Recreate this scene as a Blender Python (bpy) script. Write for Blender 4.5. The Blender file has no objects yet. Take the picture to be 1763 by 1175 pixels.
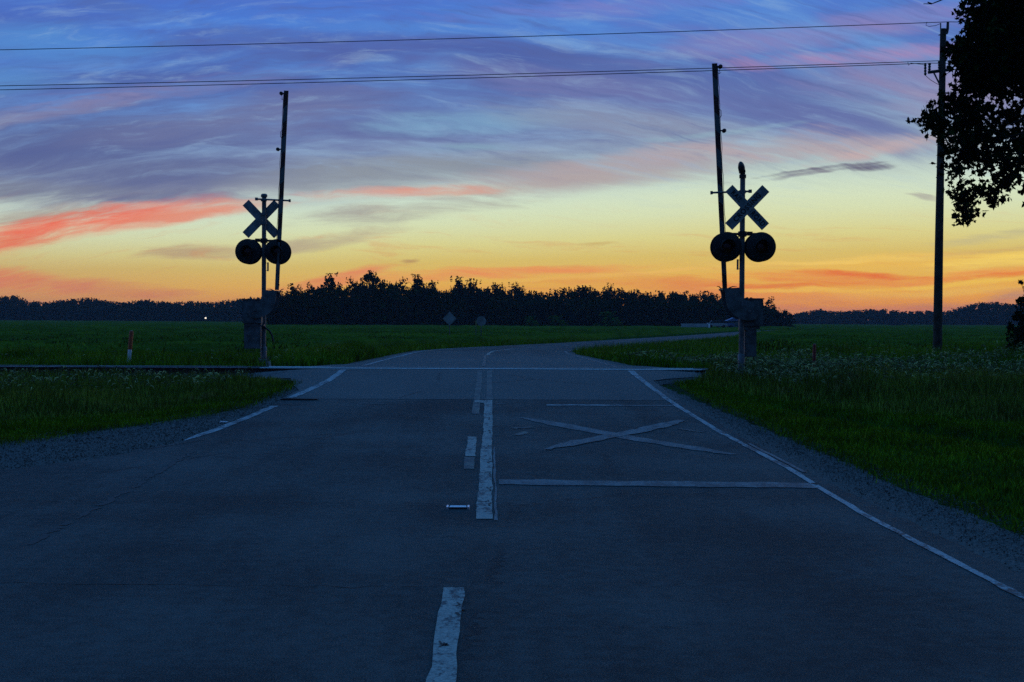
import bpy, math, random
import numpy as np
from mathutils import Vector, Matrix

R = math.radians
random.seed(7)
rng = np.random.default_rng(7)
sc = bpy.context.scene
COL = sc.collection

# ------------------------------------------------------------------ camera
F = 2450.0                      # focal length in photo pixels (photo 1763 x 1175)
CX, CY = 881.5, 587.5
CAMZ = 1.65
yaw, pitch, roll = R(0.90), R(-0.812), R(0.30)
fwd = Vector((math.sin(yaw) * math.cos(pitch), math.cos(yaw) * math.cos(pitch), math.sin(pitch)))
right = fwd.cross(Vector((0, 0, 1))).normalized()
up = right.cross(fwd)
rr = right * math.cos(roll) + up * math.sin(roll)
uu = up * math.cos(roll) - right * math.sin(roll)
cd = bpy.data.cameras.new('camera')
cam = bpy.data.objects.new('camera', cd)
COL.objects.link(cam)
M3 = Matrix((rr, uu, -fwd)).transposed()
cam.matrix_world = Matrix.Translation((0, 0, CAMZ)) @ M3.to_4x4()
cd.sensor_width = 36
cd.lens = 36 * F / 1763
cd.clip_start = 0.1
cd.clip_end = 9000
sc.camera = cam

def at(x, y, D):
    """world point seen at photo pixel x,y at depth D metres"""
    p = fwd * D + rr * ((x - CX) / F * D) + uu * ((CY - y) / F * D)
    return Vector((p.x, p.y, p.z + CAMZ))

# ------------------------------------------------------------------ node helpers
class E:
    """tiny expression wrapper over math nodes"""
    def __init__(s, nt, v): s.nt, s.v = nt, v
    def _op(s, op, *a):
        n = s.nt.nodes.new('ShaderNodeMath'); n.operation = op
        for i, q in enumerate((s,) + a):
            q = q.v if isinstance(q, E) else q
            if isinstance(q, (int, float)): n.inputs[i].default_value = q
            else: s.nt.links.new(q, n.inputs[i])
        return E(s.nt, n.outputs[0])
    def __add__(s, o): return s._op('ADD', o)
    def __radd__(s, o): return s._op('ADD', o)
    def __sub__(s, o): return s._op('SUBTRACT', o)
    def __rsub__(s, o): return E(s.nt, o)._op('SUBTRACT', s)
    def __mul__(s, o): return s._op('MULTIPLY', o)
    def __rmul__(s, o): return s._op('MULTIPLY', o)
    def __truediv__(s, o): return s._op('DIVIDE', o)
    def max(s, o): return s._op('MAXIMUM', o)
    def min(s, o): return s._op('MINIMUM', o)
    def exp(s): return s._op('EXPONENT')
    def smooth(s, a, b, lo=0.0, hi=1.0):
        n = s.nt.nodes.new('ShaderNodeMapRange'); n.interpolation_type = 'SMOOTHSTEP'
        s.nt.links.new(s.v, n.inputs['Value'])
        n.inputs['From Min'].default_value = a; n.inputs['From Max'].default_value = b
        n.inputs['To Min'].default_value = lo; n.inputs['To Max'].default_value = hi
        return E(s.nt, n.outputs[0])

def s2l(c):
    c = c / 255.0
    return c / 12.92 if c <= 0.04045 else ((c + 0.055) / 1.055) ** 2.4
def rgb(*c): return tuple(s2l(v) for v in c) + (1.0,)

def mixc(nt, fac, a, b, mode='MIX'):
    n = nt.nodes.new('ShaderNodeMix'); n.data_type = 'RGBA'; n.blend_type = mode
    n.clamp_factor = True
    for sock, v in ((n.inputs[0], fac), (n.inputs[6], a), (n.inputs[7], b)):
        v = v.v if isinstance(v, E) else v
        if isinstance(v, (int, float)) : sock.default_value = v
        elif isinstance(v, tuple): sock.default_value = v if len(v) == 4 else v + (1,)
        else: nt.links.new(v, sock)
    return n.outputs[2]

def ramp(nt, fac, stops, interp='LINEAR'):
    n = nt.nodes.new('ShaderNodeValToRGB'); cr = n.color_ramp; cr.interpolation = interp
    nt.links.new(fac.v if isinstance(fac, E) else fac, n.inputs[0])
    while len(cr.elements) > 1: cr.elements.remove(cr.elements[-1])
    cr.elements[0].position = stops[0][0]; cr.elements[0].color = stops[0][1]
    for p, c in stops[1:]:
        e = cr.elements.new(p); e.color = c
    return n.outputs[0]

def comb(nt, x, y, z=0.0):
    n = nt.nodes.new('ShaderNodeCombineXYZ')
    for i, v in enumerate((x, y, z)):
        v = v.v if isinstance(v, E) else v
        if isinstance(v, (int, float)): n.inputs[i].default_value = v
        else: nt.links.new(v, n.inputs[i])
    return n.outputs[0]

def noise(nt, vec, scale=1.0, detail=4, rough=0.55, dist=0.0):
    n = nt.nodes.new('ShaderNodeTexNoise')
    n.inputs['Scale'].default_value = scale; n.inputs['Detail'].default_value = detail
    n.inputs['Roughness'].default_value = rough; n.inputs['Distortion'].default_value = dist
    nt.links.new(vec, n.inputs['Vector'])
    return E(nt, n.outputs[0])

# ------------------------------------------------------------------ sky (world): twilight after sunset with cirrus
w = bpy.data.worlds.new('World'); sc.world = w; w.use_nodes = True
w.cycles.sampling_method = 'MANUAL'; w.cycles.sample_map_resolution = 512
nt = w.node_tree; nt.nodes.clear()
tc = nt.nodes.new('ShaderNodeTexCoord')
sx = nt.nodes.new('ShaderNodeSeparateXYZ'); nt.links.new(tc.outputs['Generated'], sx.inputs[0])
dx, dy, dz = (E(nt, sx.outputs[i]) for i in range(3))
az = dx._op('ARCTAN2', dy)                       # 0 = along the road (west), + = to the right
el = dz._op('ARCSINE')
U = az * 2450.0                                  # azimuth and elevation, 2450 units per radian
V = el * 2450.0
# large slow warp so that nothing is ruler-straight
wv = comb(nt, U * 0.0022, V * 0.006)
wn = noise(nt, wv, 1.0, 3, 0.5)
wn2 = noise(nt, comb(nt, U * 0.008, V * 0.03, 4.0), 1.0, 4, 0.6)
Vw = V + (wn - 0.5) * 60.0 + (wn2 - 0.5) * 16.0
# the cirrus sheets run in shallow arches over the road
Ur = (U + 200.0)
arch = Ur * Ur * 0.0002
lowf = V.smooth(60, 260)
rightf = U.smooth(-200, 300)
arch = (arch * (1.0 - rightf * (1.0 - lowf))).min(330.0)
W = Vw + arch
# clear-sky gradient: the warm band stands higher on the right where the sun went down
tilt = U.smooth(-900, 700, 0.74, 1.08)
t = (V + (wn - 0.5) * 22.0) / tilt / 640.0
base = ramp(nt, t, [(0.0, rgb(234, 142, 80)), (0.05, rgb(240, 158, 62)), (0.11, rgb(234, 182, 80)), (0.17, rgb(218, 192, 106)),
                    (0.22, rgb(218, 212, 142)), (0.28, rgb(214, 224, 180)), (0.35, rgb(208, 228, 206)), (0.43, rgb(182, 204, 206)), (0.51, rgb(146, 172, 200)),
                    (0.62, rgb(110, 152, 208)), (0.78, rgb(80, 136, 214)), (1.0, rgb(66, 122, 216))])
col = base
# left side is dimmer and greyer near the horizon
col = mixc(nt, U.smooth(-950, -100, 0.42, 0.0) * V.smooth(210, 0), col, rgb(172, 124, 118))
# streak textures
st1 = noise(nt, comb(nt, U * 0.0016, W * 0.011, 1.0), 1.0, 5, 0.6, 0.3)
st2 = noise(nt, comb(nt, U * 0.0036, W * 0.030, 7.0), 1.0, 5, 0.62, 0.5)
st3 = noise(nt, comb(nt, U * 0.010, W * 0.085, 3.0), 1.0, 5, 0.62, 0.4)
stm = st1 * 0.62 + st2 * 0.28 + st3 * 0.10
T = (st2 * 0.72 + st3 * 0.28 - 0.5) * 2.3 + 0.5
T2 = (T - 0.5) * 0.5 + (st1 - 0.5) * 1.2 + 0.58
up_ = (V / tilt).smooth(195, 300)
veil = stm.smooth(0.30, 0.60) * up_ * U.smooth(-300, 300, 0.95, 0.8)
veilc = ramp(nt, V / 560.0, [(0.35, rgb(152, 148, 158)), (0.48, rgb(102, 114, 160)), (0.72, rgb(74, 94, 164)), (1.0, rgb(70, 112, 204))])
col = mixc(nt, veil, col, veilc)
pk = T.smooth(0.45, 1.1) * V.smooth(240, 330) * U.smooth(-700, 700, 0.05, 0.24)
col = mixc(nt, pk, col, rgb(160, 134, 176))
lb = (1.0 - T).smooth(0.45, 1.1) * V.smooth(230, 330) * 0.36
col = mixc(nt, lb, col, rgb(116, 162, 214))
PV = comb(nt, U + (st3 - 0.5) * 40.0, V + (wn - 0.5) * 26.0 + (wn2 - 0.5) * 18.0)

def stroke(col, x, y, lx, ly, ang, c, k, tex=1.0):
    """one cloud bank: centre, half length, half height, tilt in degrees (all in sky angles)"""
    m = nt.nodes.new('ShaderNodeMapping'); m.vector_type = 'TEXTURE'
    m.inputs['Location'].default_value = (x - 843.0, 552.5 - y, 0)
    m.inputs['Rotation'].default_value = (0, 0, R(ang))
    m.inputs['Scale'].default_value = (lx * 1.25, ly * 1.45, 1)
    nt.links.new(PV, m.inputs[0])
    d = nt.nodes.new('ShaderNodeVectorMath'); d.operation = 'DOT_PRODUCT'
    nt.links.new(m.outputs[0], d.inputs[0]); nt.links.new(m.outputs[0], d.inputs[1])
    e = E(nt, d.outputs['Value'])._op('MULTIPLY_ADD', -0.8, T2 if ly > 23 else T)
    return mixc(nt, e.smooth(-0.15, 0.85, 0.0, k), col, rgb(*c))

# upper deck
for a_ in [
    (620, 95, 420, 26, -3, (78, 94, 162), 0.75), (980, 105, 330, 30, -6, (72, 94, 164), 0.85),
    (230, 45, 320, 12, -8, (79, 109, 178), 0.7), (1250, 180, 330, 34, -14, (85, 107, 170), 0.9),
    (1430, 225, 190, 26, -16, (96, 109, 166), 0.85), (150, 280, 360, 70, 6, (81, 96, 150), 1.0),
    (420, 215, 300, 34, 9, (111, 119, 162), 0.7), (120, 215, 220, 14, 14, (139, 129, 158), 0.6),
    (330, 165, 300, 14, 10, (135, 131, 174), 0.6), (1400, 70, 330, 24, 6, (148, 133, 182), 0.65),
    (1050, 25, 300, 16, 3, (126, 129, 196), 0.6), (1560, 150, 180, 30, -4, (154, 140, 176), 0.6),
    (820, 215, 210, 22, 2, (122, 168, 202), 0.8), (120, 110, 200, 32, 4, (81, 144, 214), 0.85),
    (720, 60, 260, 10, 0, (78, 135, 214), 0.7), (1120, 275, 330, 20, 8, (182, 166, 172), 0.75),
    (1480, 262, 240, 15, 4, (196, 174, 170), 0.7), (60, 350, 160, 18, 2, (135, 144, 152), 0.8),
    (640, 290, 260, 24, 4, (137, 150, 168), 0.75), (900, 320, 260, 12, 6, (190, 178, 164), 0.7),
    (230, 318, 340, 30, 3, (93, 105, 150), 0.95), (60, 340, 260, 16, -2, (119, 127, 150), 0.85), (340, 350, 190, 9, 2, (104, 111, 148), 0.9),
    (90, 388, 170, 14, 6, (160, 138, 132), 0.8), (700, 300, 300, 26, 5, (139, 148, 158), 0.9), (1020, 300, 330, 24, 5, (172, 160, 164), 0.85),
    (1330, 262, 260, 22, 2, (176, 164, 172), 0.85), (1500, 268, 130, 10, 12, (196, 172, 172), 0.8), (1080, 215, 260, 26, -6, (139, 146, 168), 0.7),
    (1000, 155, 300, 24, -8, (109, 115, 168), 0.7), (1480, 112, 240, 14, 2, (180, 138, 178), 0.75), (1620, 185, 120, 30, 0, (158, 146, 176), 0.7),
    (800, 255, 120, 8, 3, (130, 170, 190), 0.6), (1240, 232, 150, 6, 6, (148, 187, 200), 0.6), (20, 175, 130, 24, 8, (85, 144, 206), 0.8),
    # coral streaks low on the left
    (40, 425, 170, 22, 14, (232, 108, 84), 1.0), (210, 388, 240, 19, 9, (234, 110, 86), 1.0), (160, 396, 130, 9, 9, (242, 104, 78), 0.9),
    (360, 372, 150, 12, 8, (226, 146, 122), 0.9), (690, 332, 210, 10, 3, (230, 146, 122), 0.95),
    (30, 488, 170, 22, -3, (226, 118, 92), 0.95), (200, 500, 190, 14, -4, (212, 130, 100), 0.7),
    (560, 484, 120, 10, 12, (232, 120, 92), 0.8), (820, 474, 330, 10, 3, (238, 140, 86), 0.95),
    (1120, 488, 200, 14, -2, (228, 132, 74), 0.8),
    # grey-mauve wisps over the yellow band
    (690, 366, 210, 20, 5, (156, 148, 146), 0.9), (560, 418, 170, 12, 8, (176, 158, 136), 0.8),
    (330, 437, 100, 11, 3, (176, 144, 120), 0.8), (705, 451, 18, 3, 0, (160, 110, 90), 0.8),
    (1380, 308, 90, 4, 7, (116, 114, 134), 1.0), (1475, 297, 54, 5, 4, (92, 90, 118), 1.0),
    (1570, 346, 24, 5, -10, (162, 160, 156), 0.8), (1025, 418, 40, 3, 0, (196, 160, 96), 0.6),
    # burning streaks at the right above the sunset point
    (1500, 458, 280, 14, 3, (238, 188, 84), 0.75), (1420, 478, 200, 13, -2, (232, 122, 66), 0.95),
    (1640, 474, 170, 8, 5, (238, 144, 74), 0.9), (1560, 503, 240, 9, 3, (242, 196, 92), 0.85),
    (1700, 452, 130, 12, 5, (250, 216, 104), 0.9), (1720, 504, 80, 9, 4, (180, 136, 122), 0.9),
    (1640, 522, 130, 8, 2, (192, 128, 110), 0.8), (1690, 412, 130, 8, 8, (190, 182, 140), 0.8),
    (1350, 512, 280, 10, 0, (236, 146, 78), 0.75), (1480, 530, 200, 7, 0, (226, 132, 92), 0.7), (1490, 472, 150, 6, -3, (228, 96, 48), 0.9), (1370, 490, 150, 5, 1, (230, 112, 50), 0.8),
    (1420, 450, 260, 5, 2, (246, 206, 104), 0.8), (1600, 490, 160, 4, 4, (248, 206, 84), 0.9), (1400, 498, 160, 4, 0, (246, 196, 84), 0.8), (1700, 476, 90, 4, 3, (234, 104, 44), 0.8), (1100, 470, 260, 4, 4, (244, 190, 100), 0.7), (1690, 435, 130, 4, 5, (206, 176, 110), 0.7), (1400, 300, 130, 3, 7, (96, 92, 118), 1.0),
    ]:
    col = stroke(col, *a_)

fg = noise(nt, comb(nt, U * 0.006 + V * 0.004, W * 0.045, 11.0), 1.0, 7, 0.66, 0.6)
col = mixc(nt, fg.smooth(0.50, 0.74, 0.0, 0.42) * V.smooth(150, 300), col, rgb(146, 178, 212))
col = mixc(nt, fg.smooth(0.50, 0.28, 0.0, 0.45) * V.smooth(200, 320), col, rgb(78, 92, 152))
col = mixc(nt, fg.smooth(0.48, 0.30, 0.0, 0.25) * V.smooth(230, 120), col, rgb(214, 122, 76))
# rest of the dome: above the picture deep blue, darker towards the east behind the camera
hi = V.smooth(520, 1500)
col = mixc(nt, hi, col, (0.044, 0.255, 0.69, 1))
back = az._op('ABSOLUTE').smooth(0.8, 2.2) * V.smooth(3400, 200, 0.25, 1.0)
col = mixc(nt, back, col, (0.016, 0.040, 0.125, 1))
# below the horizon
col = mixc(nt, V.smooth(0, -30), col, (0.006, 0.012, 0.010, 1))
# a physical twilight sky underneath adds its own faint glow
sky = nt.nodes.new('ShaderNodeTexSky'); sky.sky_type = 'NISHITA'; sky.sun_disc = False
sky.sun_elevation = R(-1.5); sky.sun_rotation = R(14); sky.altitude = 150
bg1 = nt.nodes.new('ShaderNodeBackground'); nt.links.new(col, bg1.inputs[0]); bg1.inputs[1].default_value = 1.0
bg2 = nt.nodes.new('ShaderNodeBackground'); nt.links.new(sky.outputs[0], bg2.inputs[0]); bg2.inputs[1].default_value = 0.02
add = nt.nodes.new('ShaderNodeAddShader'); out = nt.nodes.new('ShaderNodeOutputWorld')
nt.links.new(bg1.outputs[0], add.inputs[0]); nt.links.new(bg2.outputs[0], add.inputs[1]); nt.links.new(add.outputs[0], out.inputs[0])

# the last glow from the point where the sun went down (right of the road)
sd = bpy.data.lights.new('sun', 'SUN'); sd.energy = 0.04; sd.angle = R(12); sd.color = (1.0, 0.62, 0.35)
sun = bpy.data.objects.new('sun', sd); COL.objects.link(sun)
sun.rotation_euler = (R(90 - 3), 0, R(180 - 16))      # shines from azimuth 16 degrees right of the road, 3 degrees up

vs = sc.view_settings
vs.view_transform = 'Standard'; vs.look = 'None'; vs.exposure = 0.0; vs.gamma = 1.0
vs.use_curve_mapping = False

#@@REST
# ------------------------------------------------------------------ render economy
cy = sc.cycles
cy.use_denoising = False
cy.max_bounces = 4; cy.diffuse_bounces = 2; cy.glossy_bounces = 2; cy.transparent_max_bounces = 4
cy.caustics_reflective = False; cy.caustics_refractive = False

# ------------------------------------------------------------------ object helpers
def tag(o, label=None, cat=None, group=None, kind=None):
    if label: o['label'] = label
    if cat: o['category'] = cat
    if group: o['group'] = group
    if kind: o['kind'] = kind
    return o

def empty(name, loc, label, cat, group=None, rz=0.0):
    o = bpy.data.objects.new(name, None); COL.objects.link(o)
    o.location = loc; o.rotation_euler = (0, 0, rz); o.empty_display_size = 0.3
    return tag(o, label, cat, group)

def link(name, me, mat, parent=None):
    o = bpy.data.objects.new(name, me); COL.objects.link(o)
    if mat is not None and not me.materials: me.materials.append(mat)
    if parent is not None: o.parent = parent
    return o

class MB:
    """collects simple shapes into one mesh"""
    def __init__(s): s.v, s.f = [], []
    def add(s, vs, fs):
        n = len(s.v); s.v += [tuple(p) for p in vs]; s.f += [tuple(i + n for i in f) for f in fs]; return s
    def box(s, c, d, rot=None):
        c = Vector(c); vs = []
        for x in (-.5, .5):
            for y in (-.5, .5):
                for z in (-.5, .5):
                    p = Vector((x * d[0], y * d[1], z * d[2]))
                    if rot is not None: p = rot @ p
                    vs.append(c + p)
        return s.add(vs, [(0, 1, 3, 2), (4, 6, 7, 5), (0, 4, 5, 1), (2, 3, 7, 6), (0, 2, 6, 4), (1, 5, 7, 3)])
    def tube(s, pts, rad, n=12, cap=True):
        pts = [Vector(p) for p in pts]
        if isinstance(rad, (int, float)): rad = [rad] * len(pts)
        vs = []; fs = []
        prev = None
        for i, p in enumerate(pts):
            d = (pts[min(i + 1, len(pts) - 1)] - pts[max(i - 1, 0)])
            if d.length < 1e-9: d = Vector((0, 0, 1))
            d.normalize()
            if prev is None:
                a = d.orthogonal().normalized()
            else:
                a = prev - d * prev.dot(d)
                a = a.normalized() if a.length > 1e-6 else d.orthogonal().normalized()
            prev = a; b = d.cross(a)
            for k in range(n):
                t = 2 * math.pi * k / n
                vs.append(p + (a * math.cos(t) + b * math.sin(t)) * rad[i])
        for i in range(len(pts) - 1):
            for k in range(n):
                k2 = (k + 1) % n
                fs.append((i * n + k, i * n + k2, (i + 1) * n + k2, (i + 1) * n + k))
        if cap:
            fs.append(tuple(range(n))[::-1]); fs.append(tuple((len(pts) - 1) * n + k for k in range(n)))
        return s.add(vs, fs)
    def prism(s, poly, y0, y1, axis='y'):
        """outline in x,z pushed out along y"""
        n = len(poly)
        vs = [(p[0], y0, p[1]) for p in poly] + [(p[0], y1, p[1]) for p in poly]
        fs = [tuple(range(n)), tuple(range(2 * n - 1, n - 1, -1))]
        fs += [(i, i + n, (i + 1) % n + n, (i + 1) % n) for i in range(n)]
        return s.add(vs, fs)
    def lathe(s, prof, c=(0, 0, 0), n=24, axis='z'):
        vs = []; fs = []
        for r_, h in prof:
            for k in range(n):
                t = 2 * math.pi * k / n; a, b = r_ * math.cos(t), r_ * math.sin(t)
                if axis == 'z': vs.append((c[0] + a, c[1] + b, c[2] + h))
                else: vs.append((c[0] + a, c[1] + h, c[2] + b))
        m = len(prof)
        for i in range(m - 1):
            for k in range(n):
                k2 = (k + 1) % n
                fs.append((i * n + k, i * n + k2, (i + 1) * n + k2, (i + 1) * n + k))
        fs.append(tuple(range(n))[::-1]); fs.append(tuple((m - 1) * n + k for k in range(n)))
        return s.add(vs, fs)
    def build(s, name, mat, parent=None, smooth=False, bevel=0.0):
        me = bpy.data.meshes.new(name); me.from_pydata([tuple(v) for v in s.v], [], s.f); me.update()
        import bmesh
        bm = bmesh.new(); bm.from_mesh(me); bmesh.ops.recalc_face_normals(bm, faces=bm.faces)
        if bevel > 0:
            es = [e for e in bm.edges if len(e.link_faces) == 2 and e.calc_face_angle(0) > 0.7]
            bmesh.ops.bevel(bm, geom=es, offset=bevel, segments=2, affect='EDGES', clamp_overlap=True)
        bm.to_mesh(me); bm.free()
        if smooth:
            me.shade_smooth()
            try: me.set_sharp_from_angle(angle=R(40))
            except Exception: pass
        return link(name, me, mat, parent)

def np_mesh(name, verts, loops, starts, totals, mat, parent=None, smooth=False):
    me = bpy.data.meshes.new(name)
    me.vertices.add(len(verts)); me.vertices.foreach_set('co', np.ascontiguousarray(verts, dtype=np.float32).ravel())
    me.loops.add(len(loops)); me.loops.foreach_set('vertex_index', np.ascontiguousarray(loops, dtype=np.int32))
    me.polygons.add(len(starts)); me.polygons.foreach_set('loop_start', np.ascontiguousarray(starts, dtype=np.int32))
    me.update(calc_edges=True)
    if smooth: me.shade_smooth()
    return link(name, me, mat, parent)

# ------------------------------------------------------------------ materials
def mat(name, color=(0.2, 0.2, 0.2), rough=0.8, metal=0.0, spec=0.5, var=0.0, vscale=3.0, var2=None, bump=0.0, bscale=40.0):
    """procedural material: base colour varied by object-space noise, optional bump"""
    m = bpy.data.materials.new(name); m.use_nodes = True
    n = m.node_tree; b = n.nodes['Principled BSDF']
    b.inputs['Roughness'].default_value = rough; b.inputs['Metallic'].default_value = metal
    b.inputs['Specular IOR Level'].default_value = spec
    b.inputs['Base Color'].default_value = tuple(color) + (1,)
    geo = n.nodes.new('ShaderNodeNewGeometry')
    if var > 0:
        f = noise(n, geo.outputs['Position'], vscale, 5, 0.6).smooth(0.3, 0.7)
        dark = tuple(c * (1 - var) for c in color) + (1,)
        lite = (tuple(var2) if var2 else tuple(min(1, c * (1 + var)) for c in color)) + (1,)
        n.links.new(mixc(n, f, dark, lite), b.inputs['Base Color'])
    if bump > 0:
        h = noise(n, geo.outputs['Position'], bscale, 4, 0.6)
        bp = n.nodes.new('ShaderNodeBump'); bp.inputs['Strength'].default_value = bump; bp.inputs['Distance'].default_value = 0.01
        n.links.new(h.v, bp.inputs['Height']); n.links.new(bp.outputs[0], b.inputs['Normal'])
    return m

def position(n): return n.nodes.new('ShaderNodeNewGeometry').outputs['Position']
def sep(n, v):
    q = n.nodes.new('ShaderNodeSeparateXYZ'); n.links.new(v, q.inputs[0])
    return [E(n, q.outputs[i]) for i in range(3)]

def asphalt_mat(name, c0=(0.020, 0.025, 0.026), c1=(0.098, 0.106, 0.102)):
    m = bpy.data.materials.new(name); m.use_nodes = True
    n = m.node_tree; b = n.nodes['Principled BSDF']; P = position(n)
    x, y, z = sep(n, P)
    fine = noise(n, P, 90.0, 3, 0.7); mid = noise(n, P, 9.0, 4, 0.6); big = noise(n, P, 0.35, 4, 0.6)
    lane = noise(n, comb(n, x * 1.1, y * 0.06, 0.0), 1.0, 4, 0.6)
    f = (fine - .5) * 2.6 + (mid - .5) * 1.0 + (big - .5) * 1.6 + (lane - .5) * 1.0 + 0.47
    c = ramp(n, f, [(0.22, c0 + (1,)), (0.72, c1 + (1,))])
    # light aggregate chips and dark pits
    vo = n.nodes.new('ShaderNodeTexVoronoi'); vo.inputs['Scale'].default_value = 70.0; n.links.new(P, vo.inputs['Vector'])
    chips = E(n, vo.outputs['Distance']).smooth(0.30, 0.08) * noise(n, P, 31.0, 2).smooth(0.5, 0.65)
    c = mixc(n, chips * 0.7, c, (0.20, 0.19, 0.18, 1))
    # oil stain band down each lane, crossing seams: real dirt on the surface
    w1 = ((x - 1.65)._op('ABSOLUTE')).smooth(0.7, 0.1) * (lane.smooth(0.3, 0.6)) * y.smooth(60, 40)
    c = mixc(n, w1 * 0.35, c, (0.030, 0.030, 0.032, 1))
    # paler worn slab over the railway
    slab = y.smooth(26.0, 26.4) * y.smooth(70, 45)
    c = mixc(n, slab * 0.6, c, (0.165, 0.155, 0.148, 1))
    # thin sealed cracks
    wv = mid * 0.5
    cr = n.nodes.new('ShaderNodeTexVoronoi'); cr.feature = 'DISTANCE_TO_EDGE'; cr.inputs['Scale'].default_value = 0.20
    n.links.new(comb(n, x + wv, y * 0.7 + mid * 0.9, 3.0), cr.inputs['Vector'])
    ck = E(n, cr.outputs['Distance']).smooth(0.0045, 0.0015) * noise(n, P, 0.5, 2).smooth(0.42, 0.55)
    c = mixc(n, ck * 0.7, c, (0.02, 0.02, 0.022, 1))
    n.links.new(c, b.inputs['Base Color'])
    b.inputs['Roughness'].default_value = 0.86
    b.inputs['Specular IOR Level'].default_value = 0.35
    bp = n.nodes.new('ShaderNodeBump'); bp.inputs['Strength'].default_value = 1.0; bp.inputs['Distance'].default_value = 0.02
    n.links.new((fine + mid * 0.4 - ck * 0.8).v, bp.inputs['Height']); n.links.new(bp.outputs[0], b.inputs['Normal'])
    return m

def paint_mat(name, c, wear=0.5, under=(0.06, 0.06, 0.062), sc_=14.0, soft=0.10):
    """worn road paint: flakes off to the asphalt beneath"""
    m = bpy.data.materials.new(name); m.use_nodes = True
    n = m.node_tree; b = n.nodes['Principled BSDF']; P = position(n)
    x, y, z = sep(n, P)
    f = noise(n, comb(n, x * 1.5, y * .8, z), sc_, 6, 0.75) * 0.55 + noise(n, comb(n, x * 2.0, y * .6, 0.0), 2.2, 4, 0.65) * 0.45
    k = f.smooth(wear - soft, wear + soft)
    g = noise(n, P, 45, 4, 0.7).smooth(0.40, 0.60)
    pc = mixc(n, g, tuple(v * 0.62 for v in c) + (1,), tuple(c) + (1,))
    # thin cross cracks through the paint
    n.links.new(mixc(n, k, tuple(under) + (1,), pc), b.inputs['Base Color'])
    b.inputs['Roughness'].default_value = 0.7
    b.inputs['Specular IOR Level'].default_value = 0.3
    return m

M = {}
M['asphalt'] = asphalt_mat('asphalt')
M['line_white'] = paint_mat('line_white', (0.42, 0.42, 0.42), 0.485, soft=.045)
M['line_centre'] = paint_mat('line_centre', (0.42, 0.38, 0.33), 0.465, soft=.04)
M['line_faint'] = paint_mat('line_faint', (0.22, 0.22, 0.22), 0.50, soft=0.09)
M['line_ghost'] = paint_mat('line_ghost', (0.22, 0.20, 0.16), 0.52, soft=0.07)
M['gravel'] = mat('gravel', (0.062, 0.058, 0.052), 0.95, var=0.45, vscale=22.0, var2=(0.115, 0.108, 0.098), bump=0.7, bscale=55)
M['ballast'] = mat('ballast', (0.05, 0.042, 0.036), 0.95, var=0.6, vscale=20, bump=1, bscale=25)
M['seam'] = mat('seam', (0.02, 0.02, 0.02), 0.8)
M['galv'] = mat('galv', (0.16, 0.165, 0.17), 0.55, 0.5, var=0.35, vscale=6)
M['cabinet'] = mat('cabinet', (0.13, 0.135, 0.14), 0.6, 0.3, var=0.45, vscale=5)
M['black'] = mat('black', (0.012, 0.012, 0.012), 0.6, var=0.3, vscale=8)
M['signface'] = mat('signface', (0.28, 0.28, 0.28), 0.6, var=0.3, vscale=6)
M['letter'] = mat('letter', (0.01, 0.01, 0.01), 0.7)
M['wood'] = mat('wood', (0.055, 0.040, 0.030), 0.9, var=0.5, vscale=3, bump=0.6, bscale=12)
M['sleeper'] = mat('sleeper', (0.035, 0.026, 0.020), 0.95, var=0.5, vscale=6, bump=0.8)
M['rust'] = mat('rust', (0.055, 0.028, 0.018), 0.85, var=0.5, vscale=10)
M['railtop'] = mat('railtop', (0.80, 0.80, 0.80), 0.38, 1.0, var=0.15, vscale=8)
M['raildull'] = mat('raildull', (0.42, 0.42, 0.44), 0.45, 1.0, var=0.3, vscale=4)
M['concrete'] = mat('concrete', (0.26, 0.25, 0.24), 0.9, var=0.35, vscale=5)
M['wire'] = mat('wire', (0.02, 0.02, 0.022), 0.6)
M['lens'] = mat('lens', (0.10, 0.008, 0.006), 0.2, spec=0.6)
M['porcelain'] = mat('porcelain', (0.06, 0.05, 0.05), 0.3)
M['bark'] = mat('bark', (0.03, 0.022, 0.016), 0.95, var=0.5, vscale=6, bump=0.8, bscale=14)

def stripes_mat():
    """gate arm: red and white sheeting bands at 45 degrees, weathered"""
    m = bpy.data.materials.new('gate_stripes'); m.use_nodes = True
    n = m.node_tree; b = n.nodes['Principled BSDF']
    t_ = n.nodes.new('ShaderNodeTexCoord'); x, y, z = sep(n, t_.outputs['Object'])
    s_ = ((z + x * 1.0) / 0.82)._op('FRACT').smooth(0.495, 0.505)
    c = mixc(n, s_, (0.07, 0.016, 0.012, 1), (0.13, 0.13, 0.135, 1))
    n.links.new(c, b.inputs['Base Color']); b.inputs['Roughness'].default_value = 0.6
    return m
M['stripes'] = stripes_mat()

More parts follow.
